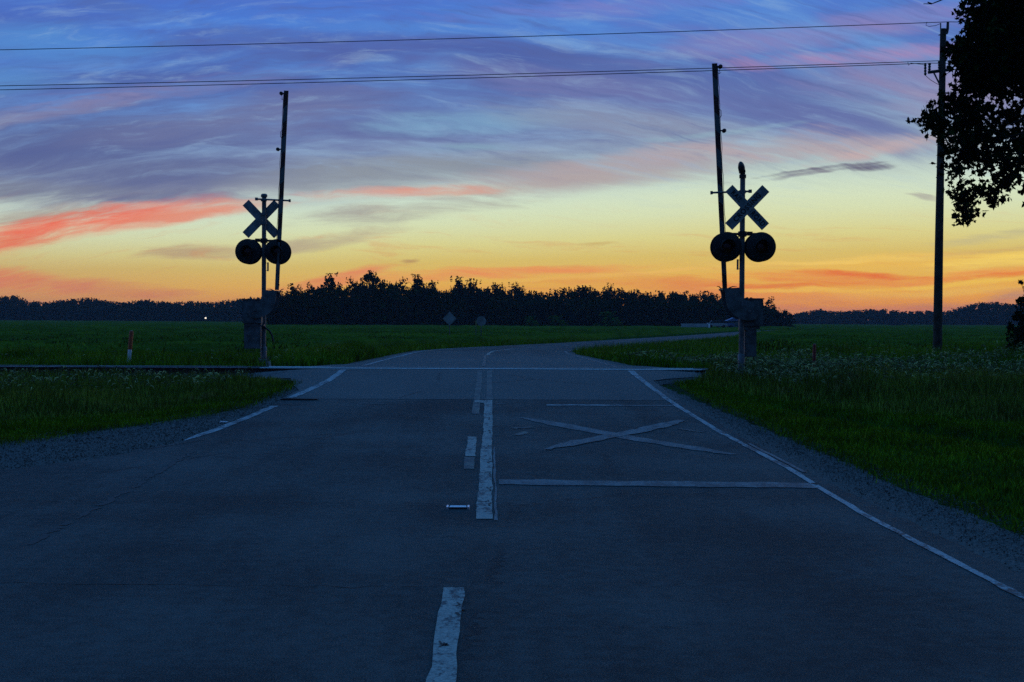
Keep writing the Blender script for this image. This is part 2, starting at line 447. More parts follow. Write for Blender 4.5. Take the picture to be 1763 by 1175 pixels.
def green_mat(name, ca, cb, cc=None, scale=0.35, rough=0.75, trans=0.25, fine=6.0, vary=0.8):
    """matt leaf: diffuse with some light passing through"""
    m = bpy.data.materials.new(name); m.use_nodes = True
    n = m.node_tree; n.nodes.remove(n.nodes['Principled BSDF']); P = position(n)
    f = noise(n, P, scale, 4, 0.6) * 0.6 + noise(n, P, fine, 3, 0.6) * 0.4
    c = mixc(n, f.smooth(0.40, 0.60), tuple(ca) + (1,), tuple(cb) + (1,))
    if cc: c = mixc(n, noise(n, P, scale * 3.1, 3, 0.6).smooth(0.54, 0.70) * 0.7, c, tuple(cc) + (1,))
    isl = E(n, n.nodes.new('ShaderNodeNewGeometry').outputs['Random Per Island'])
    if vary > 0:
        hs = n.nodes.new('ShaderNodeHueSaturation'); n.links.new(c, hs.inputs['Color'])
        n.links.new((isl * isl * (2.2 * vary) + (1.0 - 0.75 * vary)).v, hs.inputs['Value'])
        n.links.new((isl._op('FRACT') * 0.03 + 0.485).v, hs.inputs['Hue']); c = hs.outputs[0]
    d = n.nodes.new('ShaderNodeBsdfDiffuse'); n.links.new(c, d.inputs[0]); o = n.nodes['Material Output']
    if trans > 0:
        tr = n.nodes.new('ShaderNodeBsdfTranslucent'); n.links.new(c, tr.inputs[0])
        ms = n.nodes.new('ShaderNodeMixShader'); ms.inputs[0].default_value = trans
        n.links.new(d.outputs[0], ms.inputs[1]); n.links.new(tr.outputs[0], ms.inputs[2]); n.links.new(ms.outputs[0], o.inputs[0])
    else: n.links.new(d.outputs[0], o.inputs[0])
    return m
M['mown'] = green_mat('mown', (0.078, 0.115, 0.006), (0.143, 0.225, 0.010), (0.155, 0.14, 0.016), 0.9)
M['tall'] = green_mat('tall', (0.116, 0.140, 0.020), (0.202, 0.235, 0.028), (0.279, 0.20, 0.07), 0.5)
M['weed'] = green_mat('weed', (0.078, 0.14, 0.010), (0.155, 0.25, 0.016), (0.232, 0.20, 0.035), 0.3)
M['crop'] = green_mat('crop', (0.054, 0.080, 0.010), (0.101, 0.140, 0.014), (0.078, 0.100, 0.018), 0.06, trans=0.05, fine=0.8, vary=0)
M['crop_leaf'] = green_mat('crop_leaf', (0.070, 0.100, 0.012), (0.147, 0.210, 0.016), (0.109, 0.12, 0.02), 0.06, trans=0.05, fine=0.8, vary=1.0)
M['seedhead'] = green_mat('seedhead', (0.25, 0.24, 0.11), (0.46, 0.43, 0.20), None, 2.0, 0.9, 0.35)
M['soil'] = green_mat('soil', (0.020, 0.045, 0.008), (0.036, 0.075, 0.010), (0.045, 0.045, 0.018), 0.9, 0.95, 0.0, vary=0)
M['leaf_far'] = green_mat('leaf_far', (0.014, 0.026, 0.008), (0.036, 0.060, 0.012), None, 0.12, 0.85, 0.10, 1.5)
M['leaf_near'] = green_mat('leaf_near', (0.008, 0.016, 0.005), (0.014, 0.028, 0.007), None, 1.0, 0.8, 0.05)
M['leaf_bush'] = green_mat('leaf_bush', (0.05, 0.10, 0.016), (0.09, 0.17, 0.024), None, 0.3, 0.85, 0.10, 1.5)

# ------------------------------------------------------------------ terrain profile
PY = np.array([-40, 14, 20, 25.8, 31, 34.0, 37.2, 45, 58, 71, 100, 160, 400])
PZ = np.array([0, 0, .07, .20, .36, .46, .46, .40, .28, .20, .10, .03, 0.])
def rp(Y): return np.interp(Y, PY, PZ)
LY = np.array([-60, 60, 67, 74, 79, 84.5, 92, 102, 129, 163, 231, 300, 500, 900])
LX = np.array([-3.4, -3.4, -3.2, -2.2, -1.05, .5, 2.5, 5.2, 12.6, 22., 40., 60., 125., 260.])
def xroad(Y): return np.interp(Y, LY, LX) + np.interp(Y, [60, 84, 2000], [3.4, 3.55, 3.55])
def sst(a, b, x):
    t = np.clip((x - a) / (b - a), 0, 1); return t * t * (3 - 2 * t)
def wob(X, Y):
    return (np.sin(X * .43 + 1.3 * np.sin(Y * .21)) * np.cos(Y * .37 + .6) * .035 + np.sin(X * 1.7 + Y * 1.1) * np.sin(Y * 2.1 - X * .7) * .012)
def T(X, Y):
    X = np.asarray(X, float); Y = np.asarray(Y, float)
    d = X - xroad(Y); ad = np.abs(d)
    wd = sst(3.9, 7.0, ad)
    berm = 0.26 * np.exp(-((Y - 35.5) / 3.1) ** 4)
    off = 0.03 + berm + wob(X, Y) * sst(4, 6, ad)
    off = off + np.where(Y > 38, 0.05 * sst(38, 60, Y) * sst(120, 70, Y), 0)
    # mown verge on the right rolls through a shallow ditch
    dc = X - 7.3 + 0.33 * (Y - 20)
    off = off - np.where(d > 0, 0.55 * np.where(dc < 0, np.exp(-(dc / 0.9) ** 2), np.exp(-(dc / 0.5) ** 2)) * sst(31, 24, Y) * sst(4, 6, ad), 0)
    off = off + np.where(d > 0, 0.10 * np.exp(-((X - 5.6) / 0.8) ** 2) * sst(29, 22, Y), 0)
    # side-road apron on the left stays level
    flat = np.where(d < 0, sst(18.5, 15.5, Y), 0)
    off = off * (1 - flat) - 0.03 * flat
    return (1 - wd) * (rp(Y) - 0.03) + wd * off
def G(x, y, dz=0.0):
    """ground point seen at photo pixel x,y"""
    lo, hi = 3.0, 900.0
    for _ in range(60):
        m_ = (lo + hi) / 2; p = at(x, y, m_)
        if p.z > float(T(p.x, p.y)) + dz: lo = m_
        else: hi = m_
    return at(x, y, lo)

YK = np.concatenate([np.arange(-12, 2, 1.0), np.arange(2, 60, 0.25), np.arange(60, 140, 1.0), np.arange(140, 320, 6.0),
                     np.arange(320, 900, 40.0), [900, 1300, 2000, 3200]])
def sheet(name, xl, xr, dz, mat_, ys=YK, ncol=24, y0=-12, y1=400, parent=None, jit=0.0):
    ys = ys[(ys >= y0) & (ys <= y1)]
    V_ = []
    for y in ys:
        a, b = float(xl(y)), float(xr(y))
        a += jit * (rng.random() - .5) * 2; b += jit * (rng.random() - .5) * 2
        t = np.linspace(0, 1, ncol); x = a + (b - a) * t
        V_.append(np.stack([x, np.full(ncol, y), T(x, np.full(ncol, y)) + dz], 1))
    V_ = np.concatenate(V_); nr = len(ys)
    i = np.arange(nr - 1)[:, None] * ncol + np.arange(ncol - 1)[None, :]
    q = np.stack([i, i + 1, i + ncol + 1, i + ncol], -1).reshape(-1)
    k = len(q) // 4
    return np_mesh(name, V_, q, np.arange(k) * 4, np.full(k, 4), mat_, parent, smooth=True)

# ground: one sheet to the horizon
xs = np.concatenate([[-2500, -1500, -900, -500, -300, -180, -120, -80, -55, -40], np.arange(-30, -8, 1.0), np.arange(-8, 14, 0.4),
                     np.arange(14, 40, 1.0), [40, 44, 48, 54, 60, 70, 80, 95, 120, 180, 300, 500, 900, 1500, 2500]])
def ground_sheet():
    ncol = len(xs); nr = len(YK)
    X, Y = np.meshgrid(xs, YK); Z = T(X, Y)
    V_ = np.stack([X, Y, Z], -1).reshape(-1, 3)
    V_[:ncol, 1] = -12
    i = np.arange(nr - 1)[:, None] * ncol + np.arange(ncol - 1)[None, :]
    q = np.stack([i, i + 1, i + ncol + 1, i + ncol], -1).reshape(-1); k = len(q) // 4
    o = np_mesh('ground', V_, q, np.arange(k) * 4, np.full(k, 4), M['soil'], smooth=True)
    return tag(o, kind='structure')
ground_sheet()

# gravel shoulders and the gravel corner of the side road
gr = sheet('gravel_shoulder', lambda y: np.interp(y, [-12, 14, 17.4, 20.5, 22.3, 24, 30, 33, 38.5, 39, 60, 400], [-40, -40, -6.6, -5.6, -4.8, -4.25, -4.1, -6.3, -6.3, -4.0, -3.9, -3.9]) + (xroad(y)),
           lambda y: xroad(y) + np.interp(y, [-12, 10, 16, 21, 24, 30, 32.5, 38.5, 39.5, 60, 400], [4.3, 4.2, 4.15, 4.1, 3.95, 3.6, 5.4, 5.4, 4.0, 3.7, 3.6]), 0.012, M['gravel'], y1=420, ncol=44, jit=0.06)
tag(gr, kind='structure')
# the road with its aprons
road = sheet('road', lambda y: xroad(y) + np.interp(y, [-12, 13.9, 15.4, 16.8, 19, 25, 25.9, 28, 31.5, 33, 38.2, 38.8, 60, 400], [-40, -40, -5.3, -4.4, -3.95, -3.75, -3.8, -3.75, -4.4, -5.6, -5.6, -3.75, -3.5, -3.5]),
             lambda y: xroad(y) + np.interp(y, [-12, 25, 31, 33, 38.2, 38.8, 60, 400], [3.5, 3.5, 3.55, 5.0, 5.0, 3.6, 3.5, 3.5]), 0.03, M['asphalt'], y1=420, ncol=40, jit=0.035)
tag(road, kind='structure')

def line(name, xf, y0, y1, wd, mat_, dz=0.036, jit=0.004, step=0.25):
    ys = np.arange(y0, y1 + 1e-6, step if y1 < 80 else 1.0)
    ys = np.unique(np.concatenate([ys, [y1]])); ph = rng.random() * 9
    def wv(y): return 0.003 * math.sin(y * 0.9 + ph) + 0.003 * math.sin(y * 3.1 + ph)
    V_ = []
    for y in ys:
        c = float(xf(y)) + wv(y); h = (wd if not callable(wd) else wd(y)) / 2
        for x in (c - h + rng.normal() * jit, c + h + rng.normal() * jit):
            V_.append((x, y, float(T(x, y)) + dz))
    fs = [(2 * i, 2 * i + 1, 2 * i + 3, 2 * i + 2) for i in range(len(ys) - 1)]
    return MB().add(V_, fs).build(name, mat_, road)

L = M
line('edge_line', lambda y: xroad(y) + np.interp(y, [-12, 12, 14.2, 16, 20, 25, 33, 35, 60], [3.22, 3.22, 3.30, 3.34, 3.30, 3.28, 3.36, 3.42, 3.3]), 3.0, 34.2, lambda y: float(np.interp(y, [5, 14, 26, 34], [.055, .070, .105, .15])), L['line_white'])
line('edge_line', lambda y: 3.44 - (y - 14.8) * 0.008, 15.4, 18.6, 0.05, L['line_faint'], 0.037)
line('edge_line', lambda y: xroad(y) + 3.3, 36.9, 84, 0.10, L['line_faint'])
line('edge_line', lambda y: np.interp(y, [18.6, 22, 24.6], [-4.0, -3.78, -3.66]), 18.7, 24.4, lambda y: 0.13 if y > 19.6 else 0.13 * (y - 18.4) / 1.2, L['line_white'])
line('edge_line', lambda y: np.interp(y, [25.8, 28, 31, 35], [-3.66, -3.56, -3.44, -3.50]), 26.2, 34.2, 0.16, L['line_white'])
line('edge_line', lambda y: xroad(y) - 3.28, 36.9, 92, 0.12, L['line_white'])
line('centre_line', lambda y: np.interp(y, [11, 26], [-0.045, -0.01]), 11.8, 25.9, 0.135, L['line_centre'])
line('centre_line', lambda y: np.interp(y, [11, 26], [0.055, 0.085]), 11.7, 18, 0.022, L['line_faint'], 0.037)
line('centre_line', lambda y: -0.215, 3.0, 8.75, 0.125, L['line_centre'])
line('centre_line', lambda y: -0.225, 16.9, 19.4, 0.12, L['line_centre'])
line('centre_line', lambda y: -0.225, 15.6, 16.8, 0.12, L['line_ghost'])
line('centre_line', lambda y: -0.225, 23.0, 34.1, 0.12, L['line_ghost'])
line('centre_line', lambda y: 0.0, 26.1, 34.1, 0.12, L['line_ghost'])
line('centre_line', lambda y: -0.16, 25.2, 25.75, 0.22, L['line_centre'], 0.040)
line('centre_line', lambda y: xroad(y) - 0.16, 37.0, 56, 0.10, L['line_ghost'])
line('centre_line', lambda y: xroad(y) - 0.05, 56, 88, 0.13, L['line_centre'])

def cross_line(name, x0, x1, yc, wd, mat_, dz=0.0365, slope=0.0):
    n_ = max(2, int((x1 - x0) / 0.15)); V_ = []
    for i in range(n_ + 1):
        x = x0 + (x1 - x0) * i / n_; y = yc + slope * (x - x0) + 0.012 * math.sin(x * 5)
        for s_ in (-1, 1):
            yy = y + s_ * (wd / 2 + rng.normal() * 0.018 * min(1, wd * 4))
            V_.append((x, yy, float(T(x, yy)) + dz))
    return MB().add(V_, [(2 * i, 2 * i + 2, 2 * i + 3, 2 * i + 1) for i in range(n_)]).build(name, mat_, road)
cross_line('transverse_line', 0.10, 3.26, 14.45, 0.42, L['line_faint'], slope=-0.06)
cross_line('transverse_line', 1.0, 2.35, 24.85, 0.22, L['line_white'])
cross_line('transverse_line', 2.35, 3.2, 24.8, 0.18, L['line_faint'])
cross_line('transverse_line', -2.3, -1.8, 25.0, 0.10, L['line_faint'])
cross_line('transverse_line', 0.10, 0.25, 25.0, 0.12, L['line_faint'])
def diag(name, a, b, wd, mat_, dz=0.0365):
    a, b = Vector(a), Vector(b); d = (b - a).normalized(); nn = Vector((-d.y, d.x)); n_ = 24; V_ = []
    for i in range(n_ + 1):
        t_ = i / n_; p = a.lerp(b, t_) + nn * 0.02 * math.sin(t_ * 7)
        ww = wd / 2 * min(1, 0.35 + 4 * t_, 0.35 + 4 * (1 - t_))
        for s_ in (-1, 1):
            q = p + nn * s_ * (ww + rng.normal() * 0.02); V_.append((q.x, q.y, float(T(q.x, q.y)) + dz))
    return MB().add(V_, [(2 * i, 2 * i + 2, 2 * i + 3, 2 * i + 1) for i in range(n_)]).build(name, mat_, road)
diag('crossing_symbol', (0.50, 22.4), (2.95, 17.2), 0.30, L['line_faint'])
diag('crossing_symbol', (0.70, 17.7), (3.0, 22.0), 0.30, L['line_faint'], 0.0405)
# the last flecks of the letters R on either side of the X
diag('crossing_symbol', (0.36, 20.6), (0.62, 20.9), 0.14, L['line_ghost'])
diag('crossing_symbol', (0.40, 19.6), (0.50, 20.2), 0.12, L['line_ghost'])
diag('crossing_symbol', (2.75, 20.7), (3.05, 20.2), 0.10, L['line_ghost'])
# seam where the asphalt meets the crossing slab
cross_line('joint', -3.6, 3.4, 26.02, 0.035, L['seam'], 0.0362)
cross_line('joint', -3.0, 3.3, 26.10, 0.045, L['line_faint'], 0.0362)
def seam(pts, wd=0.02, dz=0.034, gap=0.12):
    mb = MB()
    P_ = []
    for a, b in zip(pts[:-1], pts[1:]):
        for k in range(12):
            t_ = k / 12; P_.append((a[0] + (b[0] - a[0]) * t_ + rng.normal() * 0.018, a[1] + (b[1] - a[1]) * t_ + rng.normal() * 0.03))
    for i in range(len(P_) - 1):
        if rng.random() < gap: continue
        a, b = Vector(P_[i]), Vector(P_[i + 1]); d = (b - a).normalized(); nn = Vector((-d.y, d.x)) * (wd * (0.4 + 1.1 * rng.random()))
        mb.add([(p.x, p.y, float(T(p.x, p.y)) + dz) for p in (a - nn, b - nn, b + nn, a + nn)], [(0, 1, 2, 3)])
    mb.build('crack', L['seam'], road)
seam([(-3.60, 17.3), (-3.55, 15.6), (-3.45, 13.6), (-3.40, 11.6), (-3.36, 10.3)], 0.026)
seam([(-3.4, 8.9), (-1.4, 8.8), (-0.25, 8.8)], 0.006)
seam([(-5.4, 16.4), (-4.3, 17.4), (-3.7, 19.0)], 0.012)

seam([(-.165, 8.3), (-.172, 7.6)], .010, .0395, .5)
seam([(-.170, 6.4), (-.178, 5.0), (-.175, 3.2)], .009, .0395, .25)
seam([(-.250, 7.2), (-.20, 7.2)], .004, .0395, .1); seam([(-.28, 5.6), (-.17, 5.6)], .004, .0395, .1)
for y_ in (12.6, 13.7, 14.9, 16.2, 17.8, 19.9, 22.0): seam([(.005, y_), (.018, y_ + .5)], .008, .0395, .45); seam([(-.10, y_ + .3), (.02, y_ + .32)], .004, .0395, .2)
seam([(3.30, 14.3), (3.36, 14.5)], .02, .0405, .3)

# ------------------------------------------------------------------ railway track
TRK = empty('railway_track', (0, 35.5, 0.0), 'single railway track crossing the road, shiny rail heads over rusty webs', 'railway track')
RZ = 0.478
def rail(yc, RZ, name='rail'):
    prof = [(-.065, -.16), (.065, -.16), (.065, -.150), (.012, -.135), (.010, -.045), (.033, -.035), (.033, -.002), (-.033, -.002), (-.033, -.035), (-.010, -.045), (-.012, -.135), (-.065, -.150)]
    X0, X1 = -70, 70; n = len(prof)
    vs = [(X0, yc + a, RZ + b) for a, b in prof] + [(X1, yc + a, RZ + b) for a, b in prof]
    fs = [tuple(range(n))[::-1], tuple(range(n, 2 * n))] + [(i, (i + 1) % n, (i + 1) % n + n, i + n) for i in range(n)]
    o = MB().add([(x, y - 35.5, z) for x, y, z in vs], fs).build(name, M['rust'], TRK)
    for (x0, x1, hgt, mt) in ((-70, -5.6, .006, 'raildull'), (-5.6, 5.2, .016, 'railtop'), (5.2, 70, .006, 'raildull')):
        pf = [(-.034, -hgt), (-.034, -hgt + .005), (-.024, .001), (.024, .001), (.034, -hgt + .005), (.034, -hgt)]; m_ = len(pf)
        vs = [(x0, yc - 35.5 + a, RZ + b + .003) for a, b in pf] + [(x1, yc - 35.5 + a, RZ + b + .003) for a, b in pf]
        MB().add(vs, [tuple(range(m_))[::-1], tuple(range(m_, 2 * m_))] + [(i, (i + 1) % m_, (i + 1) % m_ + m_, i + m_) for i in range(m_)]).build('running_surface', M[mt], o)
rail(34.78, 0.478); rail(36.22, 0.458)
# flangeways: open grooves beside each rail across the road
for yc in (34.70, 34.88, 36.12, 36.30):
    cross_line('flangeway', -5.4, 4.9, yc, 0.055, L['seam'], 0.0345)
slp = None
for i, x in enumerate([v for v in np.arange(-21.9, 24.0, 0.53) if v < -5.9 or v > 5.3]):
    if slp is None:
        slp = MB().box((0, 0, 0), (0.23, 2.6, 0.17)).build('sleeper', M['sleeper'], TRK, bevel=0.01)
        q = slp
    else:
        q = slp.copy(); COL.objects.link(q); q.parent = TRK
    q.location = (x + rng.normal() * 0.02, rng.normal() * 0.03, RZ - 0.16 - 0.09); q.rotation_euler = (0, 0, rng.normal() * 0.01)

# ------------------------------------------------------------------ scattered vegetation
def blades(name, X, Y, h, wd, lean, mat_, label, cat, seg=2, zoff=0.0, face=None):
    n = len(X); Z = T(X, Y) + zoff - 0.01
    base = np.stack([X, Y, Z], 1)
    az_ = rng.random(n) * 2 * np.pi
    s_ = np.stack([np.cos(az_), np.sin(az_), np.zeros(n)], 1) * (wd * (0.6 + 0.8 * rng.random(n)))[:, None] / 2
    la = rng.random(n) * 2 * np.pi
    l = np.stack([np.cos(la), np.sin(la), np.zeros(n)], 1) * (lean * h * rng.random(n) ** 0.7 * 1.4)[:, None]
    upv = np.stack([np.zeros(n), np.zeros(n), h], 1)
    tip = base + upv + l
    if seg == 2:
        mid = base + upv * 0.55 + l * 0.28
        V_ = np.stack([base - s_, base + s_, mid + s_ * .8, mid - s_ * .8, tip], 1).reshape(-1, 3)
        o = np.arange(n)[:, None] * 5
        lp = (o + np.array([0, 1, 2, 3, 3, 2, 4])[None]).ravel()
        st = (np.arange(n)[:, None] * 7 + np.array([0, 4])[None]).ravel(); tt = np.tile([4, 3], n)
    else:
        V_ = np.stack([base - s_, base + s_, tip], 1).reshape(-1, 3)
        lp = np.arange(n * 3); st = np.arange(n) * 3; tt = np.full(n, 3)
    ob = np_mesh(name, V_, lp, st, tt, mat_)
    tag(ob, label, cat, kind='stuff')
    return ob, tip

def pts(n, x0, x1, y0, y1): return x0 + (x1 - x0) * rng.random(n), y0 + (y1 - y0) * rng.random(n)
def clump(X, Y, k=1.0):
    """patchiness 0..1"""
    a = np.sin(X * 1.1 * k + 2 * np.sin(Y * .6 * k)) * np.sin(Y * .9 * k + 1.7 * np.sin(X * .5 * k + 1)) + .5 * np.sin(X * 3.1 * k + Y * 2.3 * k) * np.cos(Y * 3.7 * k - X)
    return np.clip(.5 + .42 * a, 0, 1)

# limits of the verge (left/right edge of grass)
def gR(Y): return xroad(Y) + np.interp(Y, [0, 10, 16, 21, 24, 30, 31.5, 32.8, 38.6, 39.6, 60, 400], [4.25, 4.15, 4.1, 4.05, 3.9, 3.65, 4.4, 5.1, 5.1, 4.0, 3.62, 3.55])
def gL(Y): return xroad(Y) + np.interp(Y, [14, 17.4, 20.5, 22.3, 24, 29.5, 31.5, 33.0, 38.8, 39.4, 60, 400], [-60, -6.2, -5.5, -4.6, -4.15, -3.9, -4.7, -5.9, -5.9, -4.0, -3.75, -3.65])
def bR(Y): return np.interp(Y, [20, 22, 25, 28, 31, 33], [12.0, 9.6, 7.4, 5.8, 4.6, 4.2])      # mown / tall limit right
def bL(Y): return np.interp(Y, [17, 20, 22, 24, 27, 30], [-14, -9.3, -7.4, -5.8, -4.7, -4.2])

# mown verge right
X, Y = pts(260000, 3.9, 15, 6, 33)
k = (X > gR(Y) + rng.normal(size=len(X)) * .10) & (X < bR(Y) + .6) & (X < 4 + Y * .37) & (rng.random(len(X)) < np.clip((X - gR(Y) + .15) * 2.2, .12, 1)) & (rng.random(len(X)) < np.clip(26 / Y, .35, 1))
X, Y = X[k], Y[k]
blades('mown_grass', X, Y, (0.045 + 0.06 * rng.random(len(X))) * (0.6 + 0.7 * clump(X, Y, 1.6)) * np.where(rng.random(len(X)) < .02, 2.0, 1), 0.012, 0.55, M['mown'],
       'short mown bright green grass along the right shoulder of the road', 'grass')
# tall grass right of the road, before and between the tracks
X, Y = pts(120000, 4, 22, 22, 34.2)
dn = X - bR(Y)
k = (X > gR(Y) + .1) & (dn > -.6 + rng.random(len(X)) * 1.2) & (X < 2 + Y * .42)
X, Y = X[k], Y[k]; dn = dn[k]
hh = (0.22 + 0.30 * rng.random(len(X))) * np.clip(.35 + dn * .28, .35, 1.15) * (.7 + .5 * clump(X, Y, .8)) * np.interp(X, [4.5, 5.3, 8, 12], [.85, 1.35, 1.40, 1.6]) * np.interp(Y, [24, 30], [.8, 1.0])
hh = np.where(Y > 30.5, np.minimum(hh, (.40 + .14 * rng.random(len(X))) * np.interp(X, [4.5, 5.4, 7, 15, 18], [.5, 1.1, .9, .9, 1.5])), hh)
tgr, tipR = blades('tall_grass', X, Y, hh, 0.018, 0.30, M['tall'], 'tall uncut grass between the mown verge and the rails, right of the road', 'grass')
sel = rng.random(len(tipR)) < 0.20 * (.35 + 1.1 * clump(tipR[:, 0], tipR[:, 1] * 1.4, 1.1)) * sst(27.5, 31.5, Y) ; tipR_s = tipR[sel & (hh > .33)]
# left tall grass before the rails
X, Y = pts(150000, -20, -3.9, 17, 34.0)
dn = bL(Y) - X
k = (X < gL(Y) - .05) & (dn > -.5 + rng.random(len(X)) * 1.0) & (X > -1 - Y * .42) & (Y < 33.2 + .5 * rng.random(len(X)))
X, Y = X[k], Y[k]; dn = dn[k]
hh = (0.14 + 0.22 * rng.random(len(X))) * np.clip(.4 + dn * .3, .4, 1.1) * (.7 + .5 * clump(X, Y, .8)) * np.where(Y > 32.5, .75, 1)
tgl, tipL = blades('tall_grass', X, Y, hh, 0.017, 0.32, M['tall'], 'tall uncut grass in front of the rails, left of the road', 'grass')
tipL_s = tipL[(rng.random(len(tipL)) < 0.06 * sst(26, 31, Y)) & (hh > .22)]
# left mown strip
X, Y = pts(120000, -14, -3.9, 16, 31)
k = (X < gL(Y) + rng.normal(size=len(X)) * .12) & (X > bL(Y) - .5) & (X > -1 - Y * .42)
X, Y = X[k], Y[k]
blades('mown_grass', X, Y, (0.05 + 0.07 * rng.random(len(X))) * (0.6 + 0.7 * clump(X, Y, 1.6)), 0.009, 0.5, M['mown'],
       'short grass strip bordering the gravel corner left of the road', 'grass')
# beyond the rails: rank weeds both sides
X, Y = pts(300000, -24, 26, 36.9, 52)
k = ((X > gR(Y)) | (X < gL(Y))) & (np.abs(X + 1) < 5 + Y * .42)
X, Y = X[k], Y[k]
hr = np.where(X > 0, np.interp(X, [4, 7, 10, 13, 24], [.35, .50, .62, .85, .95]), .55)
hh = (0.35 + 0.75 * rng.random(len(X))) * hr * (.45 + .85 * clump(X, Y, .7)) * np.interp(Y, [36.9, 38.5], [.62, 1]) * np.clip(np.abs(X - xroad(Y)) * .5 - 1.3, .45, 1)
wdd, tipW = blades('weeds', X, Y, hh, 0.024, 0.35, M['weed'], 'rank green weeds and grass just beyond the railway', 'weeds')
kk = (hh > .25) & (tipW[:, 1] < 46)
tipW_s = tipW[kk & (rng.random(len(tipW)) < np.where(tipW[:, 0] > 4, np.interp(tipW[:, 1], [37, 40, 43], [.35, .22, .03]), .008))]

def heads(name, tips, label):
    n = len(tips); a = rng.random(n) * 2 * np.pi; ln = 0.08 + 0.14 * rng.random(n) ** 1.5; r_ = 0.006 + 0.005 * rng.random(n)
    dr = np.stack([np.cos(a), np.sin(a), np.zeros(n)], 1); sd_ = np.stack([-np.sin(a), np.cos(a), np.zeros(n)], 1); u_ = np.array([0, 0, 1.0])[None]
    L_ = ln[:, None]; dp = (rng.random(n) * .8)[:, None]
    c = [tips, tips + dr * L_ * .25 + u_ * L_ * .30, tips + dr * L_ * .6 + u_ * L_ * (.32 - .2 * dp), tips + dr * L_ * .85 - u_ * L_ * (.55 * dp - .15)]
    rad = [.25, .9, 1.0, .15]; R3 = r_[:, None]; V_ = []
    for ci, k_ in zip(c, rad): V_ += [ci + sd_ * R3 * k_, ci + u_ * R3 * k_ + dr * R3 * k_ * .5, ci - sd_ * R3 * k_, ci - u_ * R3 * k_ - dr * R3 * k_ * .5]
    V_ = np.stack(V_, 1).reshape(-1, 3); f = []
    for i in range(3):
        for q in range(4): f += [i * 4 + q, i * 4 + (q + 1) % 4, i * 4 + 4 + (q + 1) % 4, i * 4 + 4 + q]
    lp = (np.arange(n)[:, None] * 16 + np.array(f)[None]).ravel(); m = len(lp) // 4
    return tag(np_mesh(name, V_, lp, np.arange(m) * 4, np.full(m, 4), M['seedhead']), label, 'grass', kind='stuff')
heads('foxtail_grass', np.concatenate([tipR_s, tipW_s[tipW_s[:, 0] > 0]]), 'pale foxtail seed heads standing in the tall grass right of the road by the rails')
heads('foxtail_grass', np.concatenate([tipL_s, tipW_s[tipW_s[:, 0] <= 0]]), 'pale drooping foxtail seed heads in the grass along the left rails')
def stones(name, n, x0, x1, y0, y1, keep, smin, smax, mat_, label, cat, zoff):
    X, Y = pts(n, x0, x1, y0, y1); k = keep(X, Y); X, Y = X[k], Y[k]; n = len(X)
    o8 = np.array([[1, 0, 0], [0, 1, 0], [-1, 0, 0], [0, -1, 0], [0, 0, .8], [0, 0, -.6]])
    sz = smin + (smax - smin) * rng.random(n) ** 3
    V_ = (o8[None] * (1 + .35 * rng.normal(size=(n, 6, 1)))) * sz[:, None, None] * (1 + .3 * rng.normal(size=(n, 1, 3)))
    a = rng.random(n) * 6.28; ca, sa = np.cos(a)[:, None], np.sin(a)[:, None]
    V_ = np.stack([V_[..., 0] * ca - V_[..., 1] * sa + X[:, None], V_[..., 0] * sa + V_[..., 1] * ca + Y[:, None], V_[..., 2] + (T(X, Y) + zoff)[:, None] + sz[:, None] * .3], -1).reshape(-1, 3)
    f = np.array([0, 1, 4, 1, 2, 4, 2, 3, 4, 3, 0, 4, 1, 0, 5, 2, 1, 5, 3, 2, 5, 0, 3, 5]); lp = (np.arange(n)[:, None] * 6 + f[None]).ravel(); m = len(lp) // 3
    return tag(np_mesh(name, V_, lp, np.arange(m) * 3, np.full(m, 3), mat_), label, cat, kind='stuff')
M['stone'] = green_mat('stone', (0.075, 0.070, 0.064), (0.125, 0.118, 0.110), None, 3.0, vary=0.5, trans=0)
stones('loose_gravel', 70000, 3.3, 4.9, 5, 32, lambda X, Y: (X > 3.52 + .12 * rng.random(len(X)) ** 2) & (X < gR(Y) + .35) & (rng.random(len(X)) < np.clip((X - 3.45) * 2.5, .05, 1)), .003, .009, M['stone'], 'loose fine gravel along the right road shoulder', 'gravel', .02)
stones('loose_gravel', 90000, -9, -3.6, 15, 33, lambda X, Y: (X < -3.6 - .2 * rng.random(len(X))) & (X > gL(Y) - .6) & (Y > np.interp(X, [-9, -5.3, -4.4, -3.9, -3.6], [15, 15.4, 16.8, 19, 21]) - .6 * rng.random(len(X)) ** 2), .004, .011, M['stone'], 'loose gravel in the corner left of the road', 'gravel', .02)
stones('track_ballast', 60000, -24, 24, 33.3, 37.6, lambda X, Y: ((X > 4.9) | (X < -5.5)) & (np.abs(X) < 20), .015, .045, M['stone'], 'crushed stone ballast between and beside the rails', 'gravel', .0)
# inside of the bend and the far verges
X, Y = pts(170000, 3.6, 75, 50, 135)
k = (X > gR(Y)) & (X < 8 + Y * .42); X, Y = X[k], Y[k]
blades('verge_grass', X, Y, (.12 + .30 * rng.random(len(X))) * (.6 + .6 * clump(X, Y, .35)), 0.030, 0.4, M['weed'], 'rough green grass inside the bend of the road beyond the railway', 'grass', seg=1)
X, Y = pts(200000, -45, 12, 50, 120)
k = (X < gL(Y)) & (X > -6 - Y * .42); X, Y = X[k], Y[k]
blades('verge_grass', X, Y, (.12 + .26 * rng.random(len(X))) * (.6 + .6 * clump(X, Y, .35)), 0.030, 0.4, M['weed'], 'rough green grass left of the road beyond the railway', 'grass', seg=1)

